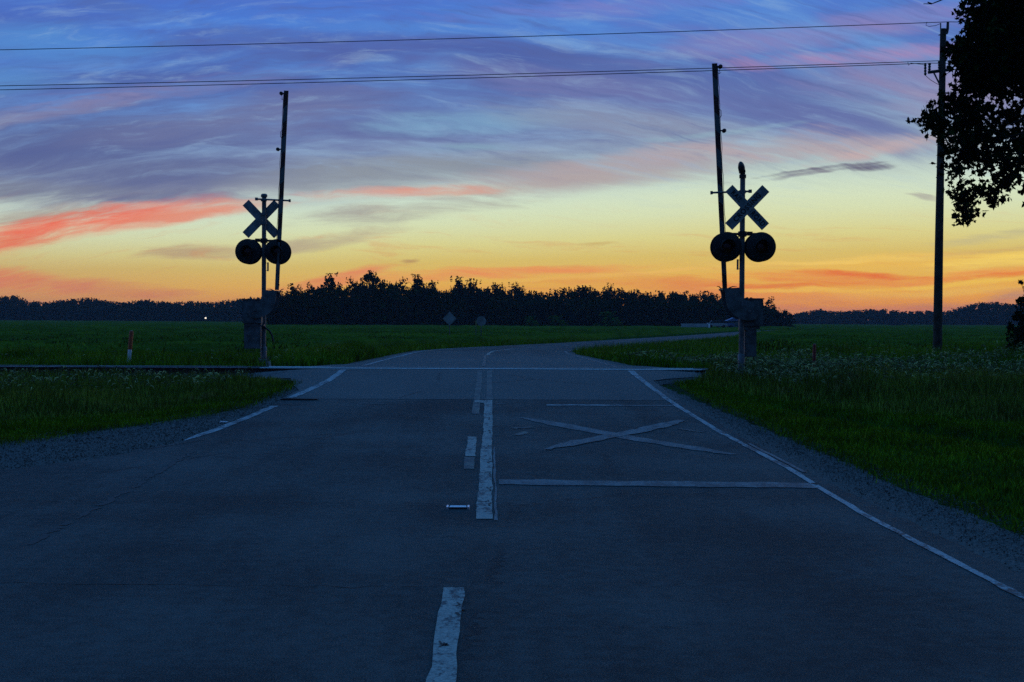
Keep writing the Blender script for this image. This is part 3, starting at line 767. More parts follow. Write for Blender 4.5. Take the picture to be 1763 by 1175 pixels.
X, Y = pts(60000, 2, 60, 96, 250)
k = (X > xroad(Y) + 3.75) & (X < xroad(Y) + 6.5); X, Y = X[k], Y[k]
blades('verge_grass', X, Y, (.22 + .22 * rng.random(len(X))) * (.55 + .6 * clump(X, Y, .3)) * np.interp(Y, [100, 150, 180], [1, 1.5, 1.9]), 0.07, 0.4, M['weed'], 'grass fringe on the near side of the far stretch of road', 'grass', seg=1)

# ------------------------------------------------------------------ crop fields reaching the woods
def field(name, x0f, x1f, y0, y1, label, hc=0.42):
    ys = np.concatenate([np.arange(y0, 200, 0.9), np.arange(200, 420, 4.0), np.arange(420, y1, 16.0)])
    ncol = 150; V_ = []
    for y in ys:
        a, b = float(x0f(y)), float(x1f(y)); x = np.linspace(a, b, ncol); yy = np.full(ncol, y)
        row = 0.5 + 0.5 * np.sin(x * .9 + y * .11)
        h = hc * (0.65 + 0.5 * clump(x, yy, .22)) + 0.06 * row + rng.normal(size=ncol) * 0.05
        h[0] = h[-1] = -0.05
        if y <= y0 + 0.1: h[:] = 0.0
        V_.append(np.stack([x + rng.normal(size=ncol) * .05, yy, T(x, yy) + h], 1))
    V_ = np.concatenate(V_); nr = len(ys)
    i = np.arange(nr - 1)[:, None] * ncol + np.arange(ncol - 1)[None, :]
    q = np.stack([i, i + 1, i + ncol + 1, i + ncol], -1).reshape(-1); m = len(q) // 4
    o = np_mesh(name, V_, q, np.arange(m) * 4, np.full(m, 4), M['crop'])
    return tag(o, label, 'crop', kind='stuff')
def fl1(y): return min(xroad(y) - 6.0, 2.0 + max(0, y - 84) * .27)
field('crop_field', lambda y: -12 - y * .50, lambda y: float(xroad(y)) - 7.0 - np.interp(y, [50, 110], [3, 0]), 52, 1000, 'dark green low crop covering the field left of the road')
field('crop_field', lambda y: float(xroad(y)) + 5.5 + np.interp(y, [52, 80, 120, 150], [8, 9, 3, -2.2]), lambda y: 90 + y * .62, 52, 1000, 'dark green low crop covering the field right of the road')
# crop leaves standing out of the canopy
X, Y = pts(260000, -95, 110, 52, 210)
k = ((X < xroad(Y) - 9) | (X > xroad(Y) + 12)) & (np.abs(X + 1) < 8 + Y * .42) & (rng.random(len(X)) < np.clip(70 / Y, .15, 1)); X, Y = X[k], Y[k]
blades('crop_leaves', X, Y, (.16 + .16 * rng.random(len(X))) * (.5 + .9 * clump(X, Y, .22)), 0.09, 0.6, M['crop_leaf'], 'leafy tops of the low crop in the fields beyond the railway', 'crop', seg=1, zoff=0.30)

# ------------------------------------------------------------------ crossing signals
def text_mesh(txt, size, mat_, parent, loc, rot, squeeze=1.0):
    cu = bpy.data.curves.new('lettering', 'FONT'); cu.body = txt; cu.size = size; cu.extrude = 0.002
    cu.align_x = 'CENTER'; cu.align_y = 'CENTER'; cu.space_character = 1.12; cu.offset = 0.003
    tmp = bpy.data.objects.new('lettering', cu); COL.objects.link(tmp)
    me = bpy.data.meshes.new_from_object(tmp); bpy.data.objects.remove(tmp)
    o = link('lettering', me, mat_, parent); o.location = loc; o.rotation_euler = rot; o.scale = (squeeze, 1, 1)
    return o

def crossing_signal(loc, rz, label, bell, zb):
    """built facing -Y; origin at the foot of the mast; gate arm on the -X side"""
    r_ = empty('crossing_signal', loc, label, 'railway signal', 'railway crossing signals with raised gate arms', rz)
    zo = loc[2]
    Z = lambda z: z - zo
    # concrete footing and mast
    MB().prism([(-.20, zb - .25), (.20, zb - .25), (.16, zb + .06), (-.16, zb + .06)], -.2, .2).build('footing', M['concrete'], r_, bevel=.015)
    mb = MB(); mb.lathe([(.115, zb + .06), (.115, zb + .10), (.082, zb + .12), (.082, zb + .44), (.066, zb + .46)], n=20)
    for sx_ in (-1, 1):
        for sy_ in (-1, 1): mb.tube([(sx_ * .11, sy_ * .11, zb + .04), (sx_ * .11, sy_ * .11, zb + .16)], .014, 6)
    mb.build('mast_base', M['galv'], r_, smooth=True)
    MB().lathe([(.062, zb + .44), (.060, 4.6 - zo), (.060, 4.94 - zo)], n=20).build('mast', M['galv'], r_, smooth=True)
    if bell:
        b_ = MB().lathe([(.030, 4.94 - zo), (.080, 4.95 - zo), (.080, 5.03 - zo), (.03, 5.05 - zo)], n=16).build('bell_bracket', M['black'], r_, smooth=True)
        g = MB()
        prof = [(.02, -.055), (.105, -.05), (.135, -.02), (.125, .02), (.09, .05), (.03, .065)]
        # gong stands on edge, seen nearly side-on and tilted
        g.lathe([(q[0] * 1.05, q[1]) for q in prof], n=24)
        go = g.build('bell', M['black'], r_, smooth=True); go.location = (-.02, 0, 5.20 - zo); go.rotation_euler = (R(12), R(76), 0)
        h_ = MB().prism([(-.05, -.13), (.07, -.15), (.085, -.06), (.04, .10), (-.02, .17), (-.07, .14), (-.085, .02)], -.05, .05).build('bell_housing', M['black'], r_, bevel=.02)
        h_.location = (-.02, .02, 5.17 - zo)
    else:
        MB().lathe([(.066, 4.93 - zo), (.088, 4.95 - zo), (.088, 5.00 - zo), (.06, 5.03 - zo)], n=16).build('mast_cap', M['galv'], r_, smooth=True)
    # crossbuck
    cb = empty('crossbuck', (0, 0, 0), None, None); cb.parent = r_
    xc, zc = .09, 4.27 - zo if bell else 4.36 - zo
    for j, (ang, y_) in enumerate(((-46, -.100), (46, -.112))):
        bl = MB().box((0, 0, 0), (1.22, .006, .229)).build('blade', M['signface'], cb)
        bl.location = (xc, y_, zc); bl.rotation_euler = (0, R(-ang), 0)
        if j == 0:
            for t_, xx in (('RAIL', -.355), ('ROAD', .355)):
                text_mesh(t_, .165, M['letter'], bl, (xx, -.006, 0), (R(90), 0, 0), .82)
        else:
            text_mesh('CROSSING', .165, M['letter'], bl, (0, -.006, 0), (R(90), 0, 0), .98)
    MB().tube([(0, -.02, zc - .12), (xc, -.095, zc - .12)], .02, 8).box((0, 0, zc - .12), (.15, .15, .05)).build('bracket', M['galv'], cb)
    MB().tube([(0, -.02, zc + .12), (xc, -.095, zc + .12)], .02, 8).box((0, 0, zc + .12), (.15, .15, .05)).build('bracket', M['galv'], cb)
    # long cross bar above, with end blocks
    zb2 = (4.64 if bell else 4.86) - zo
    mb = MB().tube([(-.72, .09, zb2 - .02), (.22, .09, zb2 + .02)], .024, 10).box((0, .04, zb2), (.15, .12, .07)).box((-.70, .09, zb2 - .02), (.05, .07, .075)).box((.19, .09, zb2 + .02), (.07, .07, .075))
    mb.build('cross_bar', M['galv'], r_)
    # flashing lights: arm, two units each with background disc and hooded lamps both ways
    zf = (3.37 if bell else 3.47) - zo
    MB().tube([(-.42, 0, zf + .30), (.44, 0, zf + .30)], .030, 12).box((0, 0, zf + .30), (.17, .17, .12)).box((.17, 0, zf + .31), (.12, .10, .09)).build('light_arm', M['black'], r_)
    for xx in (-.375, .405):
        dz_ = .02
        bd = MB()
        for s_ in (-1, 1):
            y0 = s_ * .17
            bd.lathe([(.335, y0), (.338, y0 + s_ * .012), (.325, y0 + s_ * .02)], (xx, 0, zf), 40, 'y')
        bd.tube([(xx, 0, zf + .02), (xx, 0, zf + .31)], .035, 10)
        bd.lathe([(.13, -.17), (.15, -.10), (.15, .10), (.13, .17)], (xx, 0, zf), 24, 'y')
        d_ = bd.build('background_disc', M['black'], r_, smooth=True)
        for s_ in (-1, 1):
            ho = MB(); n_ = 22; vs = []; fs = []
            for i in range(n_ + 1):
                a_ = R(-50) + R(280) * i / n_
                ln = .24 * (0.55 + .45 * math.sin(max(0.0, min(math.pi, (a_ + R(50)) * math.pi / R(280)))))
                for rr_, yy in ((.165, s_ * .19), (.160, s_ * (.19 + ln)), (.152, s_ * (.19 + ln)), (.157, s_ * .19)):
                    vs.append((xx + rr_ * math.cos(a_), yy, zf + rr_ * math.sin(a_)))
            for i in range(n_):
                for q in range(4): fs.append((i * 4 + q, i * 4 + (q + 1) % 4, (i + 1) * 4 + (q + 1) % 4, (i + 1) * 4 + q))
            ho.add(vs, fs).build('hood', M['black'], d_, smooth=True)
            MB().lathe([(.148, s_ * .19), (.12, s_ * .205), (.05, s_ * .215)], (xx, 0, zf), 24, 'y').build('lens', M['lens'], d_, smooth=True)
    # small number plate on the mast
    sx_ = -1 if bell else -1
    MB().box((sx_ * .105, -.02, zf - .40), (.045, .004, .24)).tube([(sx_ * .05, 0, zf - .30), (sx_ * .11, -.02, zf - .30)], .006, 6).tube([(sx_ * .05, 0, zf - .50), (sx_ * .11, -.02, zf - .50)], .006, 6).build('number_plate', M['signface'], r_)
    # gate mechanism: cabinet behind the mast, curved conversion plate and arm
    c_ = MB().box((.25, .22, 1.86 - zo), (.50, .42, .62)).box((.25, .22, 2.185 - zo), (.54, .46, .03)).box((.51, .22, 1.88 - zo), (.015, .30, .44)).build('gate_mechanism', M['cabinet'], r_, bevel=.012)
    for i in range(6):
        a_ = math.pi * 2 * i / 6; MB().tube([(.20 + .09 * math.cos(a_), .0, 1.93 - zo + .09 * math.sin(a_)), (.20 + .09 * math.cos(a_), -.09, 1.93 - zo + .09 * math.sin(a_))], .02, 8).build('bolt', M['black'], c_)
    MB().box((.225, .22, 1.52 - zo), (.42, .30, .07)).box((.06, .12, 1.50 - zo), (.2, .2, .05)).build('mounting_bracket', M['galv'], c_)
    outer = []
    for (x_, z_) in ((-.46, 2.42), (-.42, 2.36), (-.40, 2.28), (-.38, 2.10), (-.32, 1.94), (-.20, 1.80), (-.05, 1.72), (.12, 1.68), (.30, 1.72), (.36, 1.86), (.32, 2.02), (.20, 2.12), (.04, 2.16), (-.02, 2.20), (-.06, 2.30), (-.05, 2.38), (-.04, 2.44)):
        outer.append((x_, z_ - zo))
    # plate as quads between the outer and inner edge
    for yy in (.46, -.13):
        MB().prism(outer, yy, yy + .02).build('arm_support_plate', M['cabinet'], r_)
    MB().tube([(.16, -.14, 1.92 - zo), (.16, .50, 1.92 - zo)], .05, 14).build('main_shaft', M['galv'], r_, smooth=True)
    cw = MB()
    cw.box((-.34, .17, 2.40 - zo), (.24, .58, .035)).build('arm_clamp_bracket', M['galv'], r_)
    # the raised arm
    A0, A1 = (Vector((-.36, .17, 2.34 - zo)), Vector((-.64, .17, 7.60 - zo))) if bell else (Vector((-.375, .17, 2.44 - zo)), Vector((-.61, .17, 7.77 - zo)))
    d_ = (A1 - A0); ln = d_.length
    arm = empty('gate_arm', A0, None, None); arm.parent = r_; arm.rotation_euler = (0, math.atan2(d_.x, d_.z), 0)
    MB().prism([(-.052, 0), (.052, 0), (.060, ln * .5), (.060, ln), (-.060, ln), (-.060, ln * .5)], -.02, .02).build('arm_board', M['stripes'], arm)
    MB().box((0, .03, ln * .12), (.06, .03, ln * .24)).build('arm_stiffener', M['galv'], arm)
    for i, fr in enumerate((.985, .705, .19)):
        z_ = ln * fr; sd_ = .13 + (.02 if i == 1 else 0)
        if i == 2: sd_ = .12
        lm = MB().lathe([(.02, -.06), (.046, -.05), (.050, 0), (.046, .05), (.02, .06)], (sd_, 0, z_), 16, 'y').tube([(.03, 0, z_ + .01), (sd_, 0, z_)], .018, 8).build('arm_light', M['black'], arm, smooth=True)
        MB().lathe([(.040, -.062), (.034, -.072), (.01, -.078)], (sd_, 0, z_), 14, 'y').build('lens', M['lens'], lm, smooth=True)
    wp = []
    for i in range(46):
        t_ = i / 45; z_ = ln * (.99 - t_ * .86)
        wp.append((.066 + .018 * abs(math.sin(t_ * 19)) * (1 if (i // 5) % 2 else .3), -.01, z_))
    MB().tube(wp, .006, 6).tube([(.12, 0, ln * .985 - .04), (.085, 0, ln * .975 - .12), (.14, 0, ln * .96), (.09, 0, ln * .955)], .006, 6).tube([(.06, 0, ln * .80), (.10, 0, ln * .795), (.10, 0, ln * .77), (.06, 0, ln * .76)], .007, 6).tube([(.10, 0, ln * .17), (.13, 0, ln * .155), (.16, 0, ln * .15), (.10, 0, ln * .13)], .005, 6).build('arm_cable', M['wire'], arm)
    # ragged strap ends flapping at the clamp
    mb = MB()
    for (a_, b_) in (((-.46, 2.42), (-.56, 2.47)), ((-.30, 2.42), (-.10, 2.47)), ((-.12, 2.42), (.0, 2.41)), ((-.42, 2.42), (-.50, 2.37)), ((-.40, 2.45), (-.44, 2.60))):
        mb.tube([(a_[0], .12, a_[1] - zo), ((a_[0] + b_[0]) / 2, .12, (a_[1] + b_[1]) / 2 - zo + .02), (b_[0], .12, b_[1] - zo)], [.016, .012, .005], 6)
    mb.build('loose_strap', M['black'], r_)
    # lower junction box and its conduit
    MB().box((.225, .20, 1.17 - zo) if bell else (.25, .20, 1.30 - zo), (.27, .28, .64) if bell else (.44, .32, .86)).build('junction_box', M['cabinet'], r_, bevel=.012)
    if not bell: MB().tube([(-.02, .06, 1.45 - zo), (-.17, .06, 1.34 - zo), (-.24, .06, 1.20 - zo), (-.27, .07, 1.05 - zo)], .025, 8).build('conduit', M['black'], r_, smooth=True)
    return r_

pr = at(1276.5, 600, 32.7); zr = float(T(pr.x, pr.y))
crossing_signal((pr.x, pr.y, zr), 0.0, 'right crossing signal with its lettered white crossbuck facing us and a bell on top', True, 0.46 - zr)
plx = at(454, 600, 38.3); zl = float(T(plx.x, plx.y))
crossing_signal((plx.x, plx.y, zl), R(180), 'left crossing signal beyond the rails, seen from its back, without a bell', False, 0.46 - zl)

# ------------------------------------------------------------------ utility pole and wires
pb = at(1614.5, 600, 49.0); zt = at(1623, 42, 49.0)
zg = float(T(pb.x, pb.y))
UP = empty('utility_pole', (pb.x, pb.y, zg), 'tall wooden utility pole leaning slightly, right of the railway crossing', 'utility pole')
def PL(x, y, D=49.0):
    p = at(x, y, D); return (p.x - pb.x, p.y - pb.y, p.z - zg)
top = PL(1624, 50); bot = PL(1614, 606)
MB().tube([(bot[0], bot[1], -.3), PL(1614.5, 560), PL(1617, 400), PL(1621, 200), top], [.165, .155, .140, .120, .105], 14).build('pole', M['wood'], UP, smooth=True)
MB().tube([PL(1619.5, 54), PL(1619.5, 40)], .022, 8).build('lightning_rod', M['galv'], UP)
MB().tube([PL(1631, 58), PL(1631.5, 50), PL(1632, 38)], [.03, .05, .045], 10).tube([PL(1622, 58), PL(1631, 57)], .05, 8).build('pin_insulator', M['porcelain'], UP, smooth=True)
arm_o = MB().tube([PL(1598, 125), PL(1638, 120)], .055, 8).build('cross_arm', M['wood'], UP)
MB().tube([PL(1608, 126), PL(1618, 146)], .03, 8).build('brace', M['galv'], UP)
for (a, b, r0) in (((1593, 110), (1593, 130), .05), ((1600, 126), (1600.5, 109), .055), ((1617, 124), (1617, 105), .05), ((1635, 122), (1634, 104), .055), ((1632, 122), (1631, 114), .05)):
    pa, pb_ = Vector(PL(*a)), Vector(PL(*b)); pts_ = []; rs = []
    for i in range(9): pts_.append(pa.lerp(pb_, i / 8)); rs.append(r0 if i % 2 else r0 * .6)
    MB().tube(pts_, rs, 10).build('insulator', M['porcelain'], UP, smooth=False)
for pl_ in ([(1593, 130), (1602, 138), (1612, 144), (1618, 147)], [(1596, 38), (1594, 44), (1600, 46), (1612, 44), (1619, 41)], [(1563, 107), (1564, 113), (1568, 109), (1593, 112)]):
    MB().tube([PL(*q) for q in pl_], .010, 5).build('jumper_wire', M['wire'], UP)
for yb in (60, 140, 287, 305): MB().tube([PL(1616 if yb > 200 else 1619, yb), PL(1611.5 if yb > 200 else 1616, yb + 1)], .018, 6).build('step_bolt', M['galv'], UP)

def wire(name, y_pole, x_pole, b, c, label, yr=None, D=49.0):
    pp = []
    for i in range(70):
        u_ = -420 + i * 60.0 if i * 60.0 - 420 < 0 else (i - 7) * 60.0
        y = y_pole + b * u_ - c * u_ * u_
        if u_ < 0: y = y_pole - 0.020 * u_ * (-1) * -1 + 0.0 * u_ if False else y_pole + 0.012 * (-u_)
        pp.append(at(x_pole - u_, y, D))
    o0 = pp[7]
    ob = MB().tube([p - o0 for p in pp], .0125, 6).build(name, M['wire']); ob.location = o0
    return tag(ob, label, 'power line', 'overhead wires strung past the crossing')
wire('power_line', 38, 1632, .0385, 5.5e-6, 'single overhead wire, the highest, running left from the tip of the utility pole')
wire('power_line', 105, 1617, .0345, 4.8e-6, 'upper of the two close overhead wires leaving the cross arm of the utility pole')
wire('power_line', 109, 1600, .0365, 4.8e-6, 'lower of the two close overhead wires leaving the cross arm of the utility pole')

# ------------------------------------------------------------------ marker posts, signs, small things
def post(x, ytop, D, wd, hi_c, lo_c, split, label, tilt):
    p = at(x, 600, D); zg_ = float(T(p.x, p.y)); zt_ = at(x, ytop, D).z; h = zt_ - zg_
    e = empty('marker_post', (p.x, p.y, zg_), label, 'marker post'); e.rotation_euler = (0, tilt, 0)
    zs = h * split
    mb = MB().lathe([(wd, -.2), (wd, zs)], n=14); mb.build('lower_sleeve', lo_c, e, smooth=True)
    MB().lathe([(wd * 1.06, zs), (wd * 1.06, h - .05), (wd * .9, h - .015), (wd * .3, h)], n=14).build('upper_sleeve', hi_c, e, smooth=True)
    return e
orange = mat('orange_plastic', (0.42, 0.075, 0.02), 0.5, var=.3); whitep = mat('white_plastic', (0.85, 0.85, 0.88), 0.5, var=.1); redp = mat('red_plastic', (0.24, 0.025, 0.015), 0.5, var=.3)
post(220.5, 569, 38.0, .052, orange, whitep, .56, 'leaning marker post, white below and orange above, behind the left rails', R(4.5))
post(1402, 592, 36.95, .042, redp, whitep, .25, 'short dark red marker post standing in the grass at the right rails', 0)

def sign(x, y, D, shape, half, label, ybase):
    p = at(x, y, D); zg_ = float(T(p.x, p.y)); zc = p.z - zg_
    e = empty('road_sign', (p.x, p.y, zg_), label, 'road sign')
    n_ = 4 if shape == 'diamond' else 28
    poly = [(half * math.cos(2 * math.pi * k / n_), zc + half * math.sin(2 * math.pi * k / n_)) for k in range(n_)]
    MB().prism(poly, -.004, .004).build('sign_panel', M['signback'], e)
    MB().box((0, .03, (zc + half * .5) / 2 - .2), (.07, .05, zc + half * .5 + .4)).build('post', M['galv'], e)
M['signback'] = mat('signback', (0.30, 0.31, 0.33), 0.5, 0.3, var=.3, vscale=2)
sign(774, 549, 110, 'diamond', .54, 'diamond road sign seen from behind, left of the bend beyond the railway', 590)
sign(828.5, 553, 112, 'round', .38, 'round road sign seen from behind, just right of the diamond sign', 580)
p = at(819.5, 559, 111); zg_ = float(T(p.x, p.y))
dl = empty('delineator', (p.x, p.y, zg_), 'thin pale delineator post between the diamond and the round sign', 'delineator')
MB().box((0, 0, (p.z - zg_) / 2), (.05, .03, p.z - zg_ + .3)).build('stake', M['galv'], dl)
MB().box((0, -.02, p.z - zg_ + .05), (.10, .02, .5)).build('reflector', mat('amber_reflector', (.35, .28, .12), .4), dl)

# raised pavement marker
p = at(788.5, 875, 12.5); z_ = float(T(p.x, p.y)) + .03
rm = empty('pavement_marker', (p.x, p.y, z_), 'small metal raised reflective marker on the asphalt beside the centre line', 'road marker')
MB().prism([(-.09, 0), (.09, 0), (.085, .014), (-.085, .014)], -.05, .05).build('casting', M['asphalt'], rm)
for s_ in (-1, 1): MB().prism([(s_ * .092 - .012, 0), (s_ * .092 + .012, 0), (s_ * .092 + .008, .022), (s_ * .092 - .008, .022)], -.07, .07).build('side_rail', M['railtop'], rm)
MB().prism([(-.075, .014), (.075, .014), (.07, .02), (-.07, .02)], -.045, .045).build('reflector', whitep, rm)
# flat rubber strip lying at the left edge, litter
p = G(516, 692); 
o = MB().prism([(-.36, 0), (.30, 0), (.36, .02), (-.30, .03)], -.06, .05).build('rubber_strip', M['seam']); o.location = (p.x, p.y, float(T(p.x, p.y)) + .034); tag(o, 'flat dark strip of rubber lying at the left road edge by the slab seam', 'rubber strip')
p = G(384, 730)
o = MB().prism([(-.05, 0), (.06, .0), (.07, .012), (-.04, .02)], -.03, .03).build('litter', whitep); o.location = (p.x, p.y, float(T(p.x, p.y)) + .02); tag(o, 'scrap of pale litter on the gravel left of the white edge line', 'litter')

# ------------------------------------------------------------------ distant things
p = at(354, 548, 640)
yl = empty('yard_light', (p.x, p.y, 0), 'tiny bright lamp on a pole in front of the far left woods', 'lamp')
MB().tube([(0, 0, 0), (0, 0, p.z)], .09, 8).build('pole', M['wood'], yl)
lm = bpy.data.materials.new('lamp_glow'); lm.use_nodes = True; b_ = lm.node_tree.nodes['Principled BSDF']
b_.inputs['Emission Color'].default_value = (1, .85, .65, 1); b_.inputs['Emission Strength'].default_value = 1.4
MB().lathe([(.1, -.35), (.38, -.2), (.45, 0), (.38, .2), (.1, .35)], (0, 0, p.z), 12).build('lamp', lm, yl, smooth=True)

palew = mat('pale_paint', (.42, .44, .46), .7, var=.2, vscale=.6); bluep = mat('blue_paint', (.10, .14, .30), .5, var=.2, vscale=.6)
D_ = 300; s_ = F / D_
p = at(1196, 570, D_); bz = float(T(p.x, p.y))
br = empty('barrier', (p.x, p.y, bz), 'long low pale barrier beside the far end of the road', 'barrier')
MB().box((0, 0, at(1196, 560.5, D_).z - bz), (46 / s_, .25, .75)).build('rail_panel', palew, br)
for i in range(6): MB().box((-2.6 + i * 1.05, .05, .5), (.16, .2, 1.5)).build('post', M['concrete'], br)
p = at(1221, 561, D_ - 2)
mk = empty('white_bollard', (p.x, p.y, bz), 'short white post at the right end of the long pale barrier', 'bollard')
MB().lathe([(.17, 0), (.17, p.z - bz + .25), (.1, p.z - bz + .35)], n=12).build('post', whitep, mk, smooth=True)
def car(x, y, D, c_, label, ry=0.0):
    p = at(x, y, D); z_ = float(T(p.x, p.y))
    e = empty('parked_car', (p.x, p.y, z_), label, 'car', rz=ry)
    e.location.z += .35
    MB().prism([(-2.2, .35), (2.2, .35), (2.25, .75), (1.9, .95), (1.1, 1.02), (-1.9, 1.0), (-2.25, .8)], -.85, .85).build('body', c_, e, bevel=.05)
    MB().prism([(-1.7, 1.0), (1.2, 1.02), (.5, 1.5), (-1.2, 1.5)], -.75, .75).build('cabin', M['black'], e, bevel=.05)
    MB().prism([(-1.2, 1.5), (.5, 1.5), (.45, 1.54), (-1.15, 1.54)], -.72, .72).build('roof', c_, e)
    for wx in (-1.4, 1.4):
        for wy in (-.8, .8): MB().lathe([(.33, -.1), (.33, .1)], (wx, wy, .33), 16, 'y').build('wheel', M['black'], e)
    return e
silverp = mat('silver_paint', (.45, .48, .52), .35, .5)
car(1234, 566, 306, silverp, 'pale car behind the white bollard at the far end of the road')
car(1247, 560, 318, bluep, 'blue car parked farthest back, left of the right crossing signal')
p = at(1262, 562, 330); z_ = float(T(p.x, p.y))
sh = empty('shed', (p.x, p.y, z_), 'small blue-roofed shed far off, behind the foot of the right crossing signal', 'shed')
MB().box((0, 0, .9), (3.4, 3, 1.8)).build('wall', M['cabinet'], sh)
MB().prism([(-1.9, 1.8), (1.9, 1.8), (0, 2.6)], -1.7, 1.7).build('roof', bluep, sh)

# ------------------------------------------------------------------ trees
def leaf_quads(c, size, rgn=rng):
    """random tilted quads at centres c"""
    n = len(c); a = rgn.normal(size=(n, 3)); a /= np.linalg.norm(a, axis=1)[:, None]
    b = rgn.normal(size=(n, 3)); b = np.cross(a, b); b /= np.linalg.norm(b, axis=1)[:, None]
    s_ = (size * (0.6 + 0.8 * rgn.random(n)))[:, None] / 2
    return np.stack([c - a * s_, c + b * s_ * .75, c + a * s_, c - b * s_ * .75], 1).reshape(-1, 3)

def crown_pts(h, wd, n, seed, low=0.12, spiky=0.0):
    """leaf centres of one tree crown: several lobes around limbs, thinner at the top"""
    g = np.random.default_rng(seed); out_ = []
    nl = 26
    for i in range(nl):
        t_ = g.random() ** .8; z = h * (low + (0.93 - low) * t_)
        env = wd / 2 * (math.sin(math.pi * min(1, (.12 + .80 * t_))) ** .6) * (1 - spiky * t_)
        a = g.random() * 6.283; r_ = env * (.25 + .65 * g.random())
        c = np.array([r_ * math.cos(a), r_ * math.sin(a), z])
        s_ = np.array([1, 1, .7]) * (wd * (.10 + .09 * g.random())) * (1 - .35 * t_)
        m = n // nl
        u = g.normal(size=(m, 3)); u /= np.linalg.norm(u, axis=1)[:, None]
        out_.append(c + u * s_ * (0.55 + .55 * g.random(m))[:, None])
    # a few twiggy tips poking above
    for i in range(7):
        a = g.random() * 6.283; r_ = wd * .28 * g.random(); z0 = h * (.86 + .1 * g.random()); m = 12
        tt_ = g.random(m); out_.append(np.stack([r_ * math.cos(a) + g.normal(size=m) * .18, r_ * math.sin(a) + g.normal(size=m) * .18, z0 + tt_ * h * .10], 1))
    return np.concatenate(out_)

def tree_meshes(idx, h, wd, n, size, low, spiky, mname):
    c = crown_pts(h, wd, n, 100 + idx, low, spiky); V_ = leaf_quads(c, np.full(len(c), size))
    me_o = np_mesh('crown', V_, np.arange(len(V_)), np.arange(len(c)) * 4, np.full(len(c), 4), M[mname])
    me = me_o.data; bpy.data.objects.remove(me_o)
    mb = MB(); g = random.Random(idx)
    mb.tube([(0, 0, -.2), (.1, 0, h * .3), (.15, .1, h * .6), (.1, .1, h * .9)], [h * .020, h * .016, h * .010, h * .003], 8)
    for i in range(9):
        z = h * (.25 + .06 * i); a = g.random() * 6.28; r_ = wd * .33
        mb.tube([(.1, 0, z), (r_ * .5 * math.cos(a), r_ * .5 * math.sin(a), z + h * .09), (r_ * math.cos(a), r_ * math.sin(a), z + h * .16)], [h * .008, h * .005, h * .002], 5)
    to = mb.build('trunk', M['bark']); tm = to.data; bpy.data.objects.remove(to)
    return me, tm, V_, c

PROTO = [tree_meshes(0, 13, 8.5, 2300, .50, .10, .1, 'leaf_far'), tree_meshes(1, 14, 7.0, 1900, .46, .12, .5, 'leaf_far'),
         tree_meshes(2, 12, 10.0, 2600, .52, .08, .0, 'leaf_far'), tree_meshes(3, 13.5, 7.5, 1300, .44, .22, .2, 'leaf_far'),
         tree_meshes(4, 14, 9.0, 2100, .48, .10, .3, 'leaf_far')]
PH = [13, 14, 12, 13.5, 14]

def far_tree(x, ytop, D, k, wpx, label, group='trees standing out along the centre woods', name='tree'):
    p = at(x, ytop, D); h = p.z + .2
    e = empty(name, (p.x, p.y, -.2), label, 'tree', group)
    sz = h / (PH[k] * 1.0); bw = (8.5, 7.0, 10.0, 7.5, 9.0)[k]; sw = wpx / (F / D) / bw
    e.scale = (sw, sw, sz); e.rotation_euler = (0, 0, random.random() * 6.28)
    link('crown', PROTO[k][0], None, e); link('trunk', PROTO[k][1], None, e)
    return e
for a_ in [
    (482, 505, 330, 0, 34, 'rounded small tree at the left end of the centre woods, beside the left crossing signal'),
    (507, 492, 332, 0, 44, 'broad rounded tree, second from the left end of the centre woods'),
    (536, 489, 340, 3, 34, 'slim open-crowned tree between the rounded tree and the pointed one, sky showing through'),
    (569, 474, 335, 1, 48, 'pointed tree near the left end of the centre woods, taller than its neighbours'),
    (606, 480, 345, 3, 36, 'open tree just right of the pointed one with gaps of sky low in its crown'),
    (638, 468, 338, 4, 74, 'tallest and broadest tree of the centre woods with one spike on top'),
    (690, 481, 350, 3, 44, 'loose-topped tree to the right of the tallest tree'),
    (718, 476, 352, 1, 50, 'tree with a narrow peak, behind and left of the diamond road sign'),
    (744, 485, 355, 2, 40, 'flat-shouldered dark tree directly behind the diamond road sign'),
    (786, 480, 360, 0, 48, 'domed tree just right of the diamond road sign'),
    (815, 484, 362, 0, 46, 'wide dark tree behind the round road sign'),
    (852, 489, 370, 2, 50, 'low wide tree to the right of the round road sign'),
    (888, 488, 372, 3, 46, 'loose-crowned tree above the place where the road bends away'),
    (1050, 490, 380, 3, 34, 'small tree with ragged tip rising above the right half of the centre woods'),
    (1000, 494, 380, 2, 70, 'broad low dome of foliage in the middle of the centre woods'),
    (1325, 513, 390, 3, 36, 'feathery open tree just right of the gate mechanism of the right signal'),
    ]: far_tree(*a_)

def woods(name, items, label, mname, dens=1.0, size=1.0):
    """a far-off wood as one mass: many crowns merged"""
    Vs = []
    for (x, y, z, h, wd, k) in items:
        c = PROTO[k][3]; m = int(len(c) * dens); sel = rng.choice(len(c), m, replace=False)
        q = PROTO[k][2].reshape(-1, 4, 3)[sel]; cc = c[sel][:, None]
        q = cc + (q - cc) * size
        a = rng.random() * 6.28; ca, sa = math.cos(a), math.sin(a); bw = (8.5, 7.0, 10.0, 7.5, 9.0)[k]
        sw = wd / bw; sh_ = h / PH[k]
        X_ = (q[..., 0] * ca - q[..., 1] * sa) * sw + x; Y_ = (q[..., 0] * sa + q[..., 1] * ca) * sw + y; Z_ = q[..., 2] * sh_ + z
        Vs.append(np.stack([X_, Y_, Z_], -1).reshape(-1, 3))
    V_ = np.concatenate(Vs); n = len(V_) // 4
    return tag(np_mesh(name, V_, np.arange(n * 4), np.arange(n) * 4, np.full(n, 4), M[mname]), label, 'woods', kind='stuff')
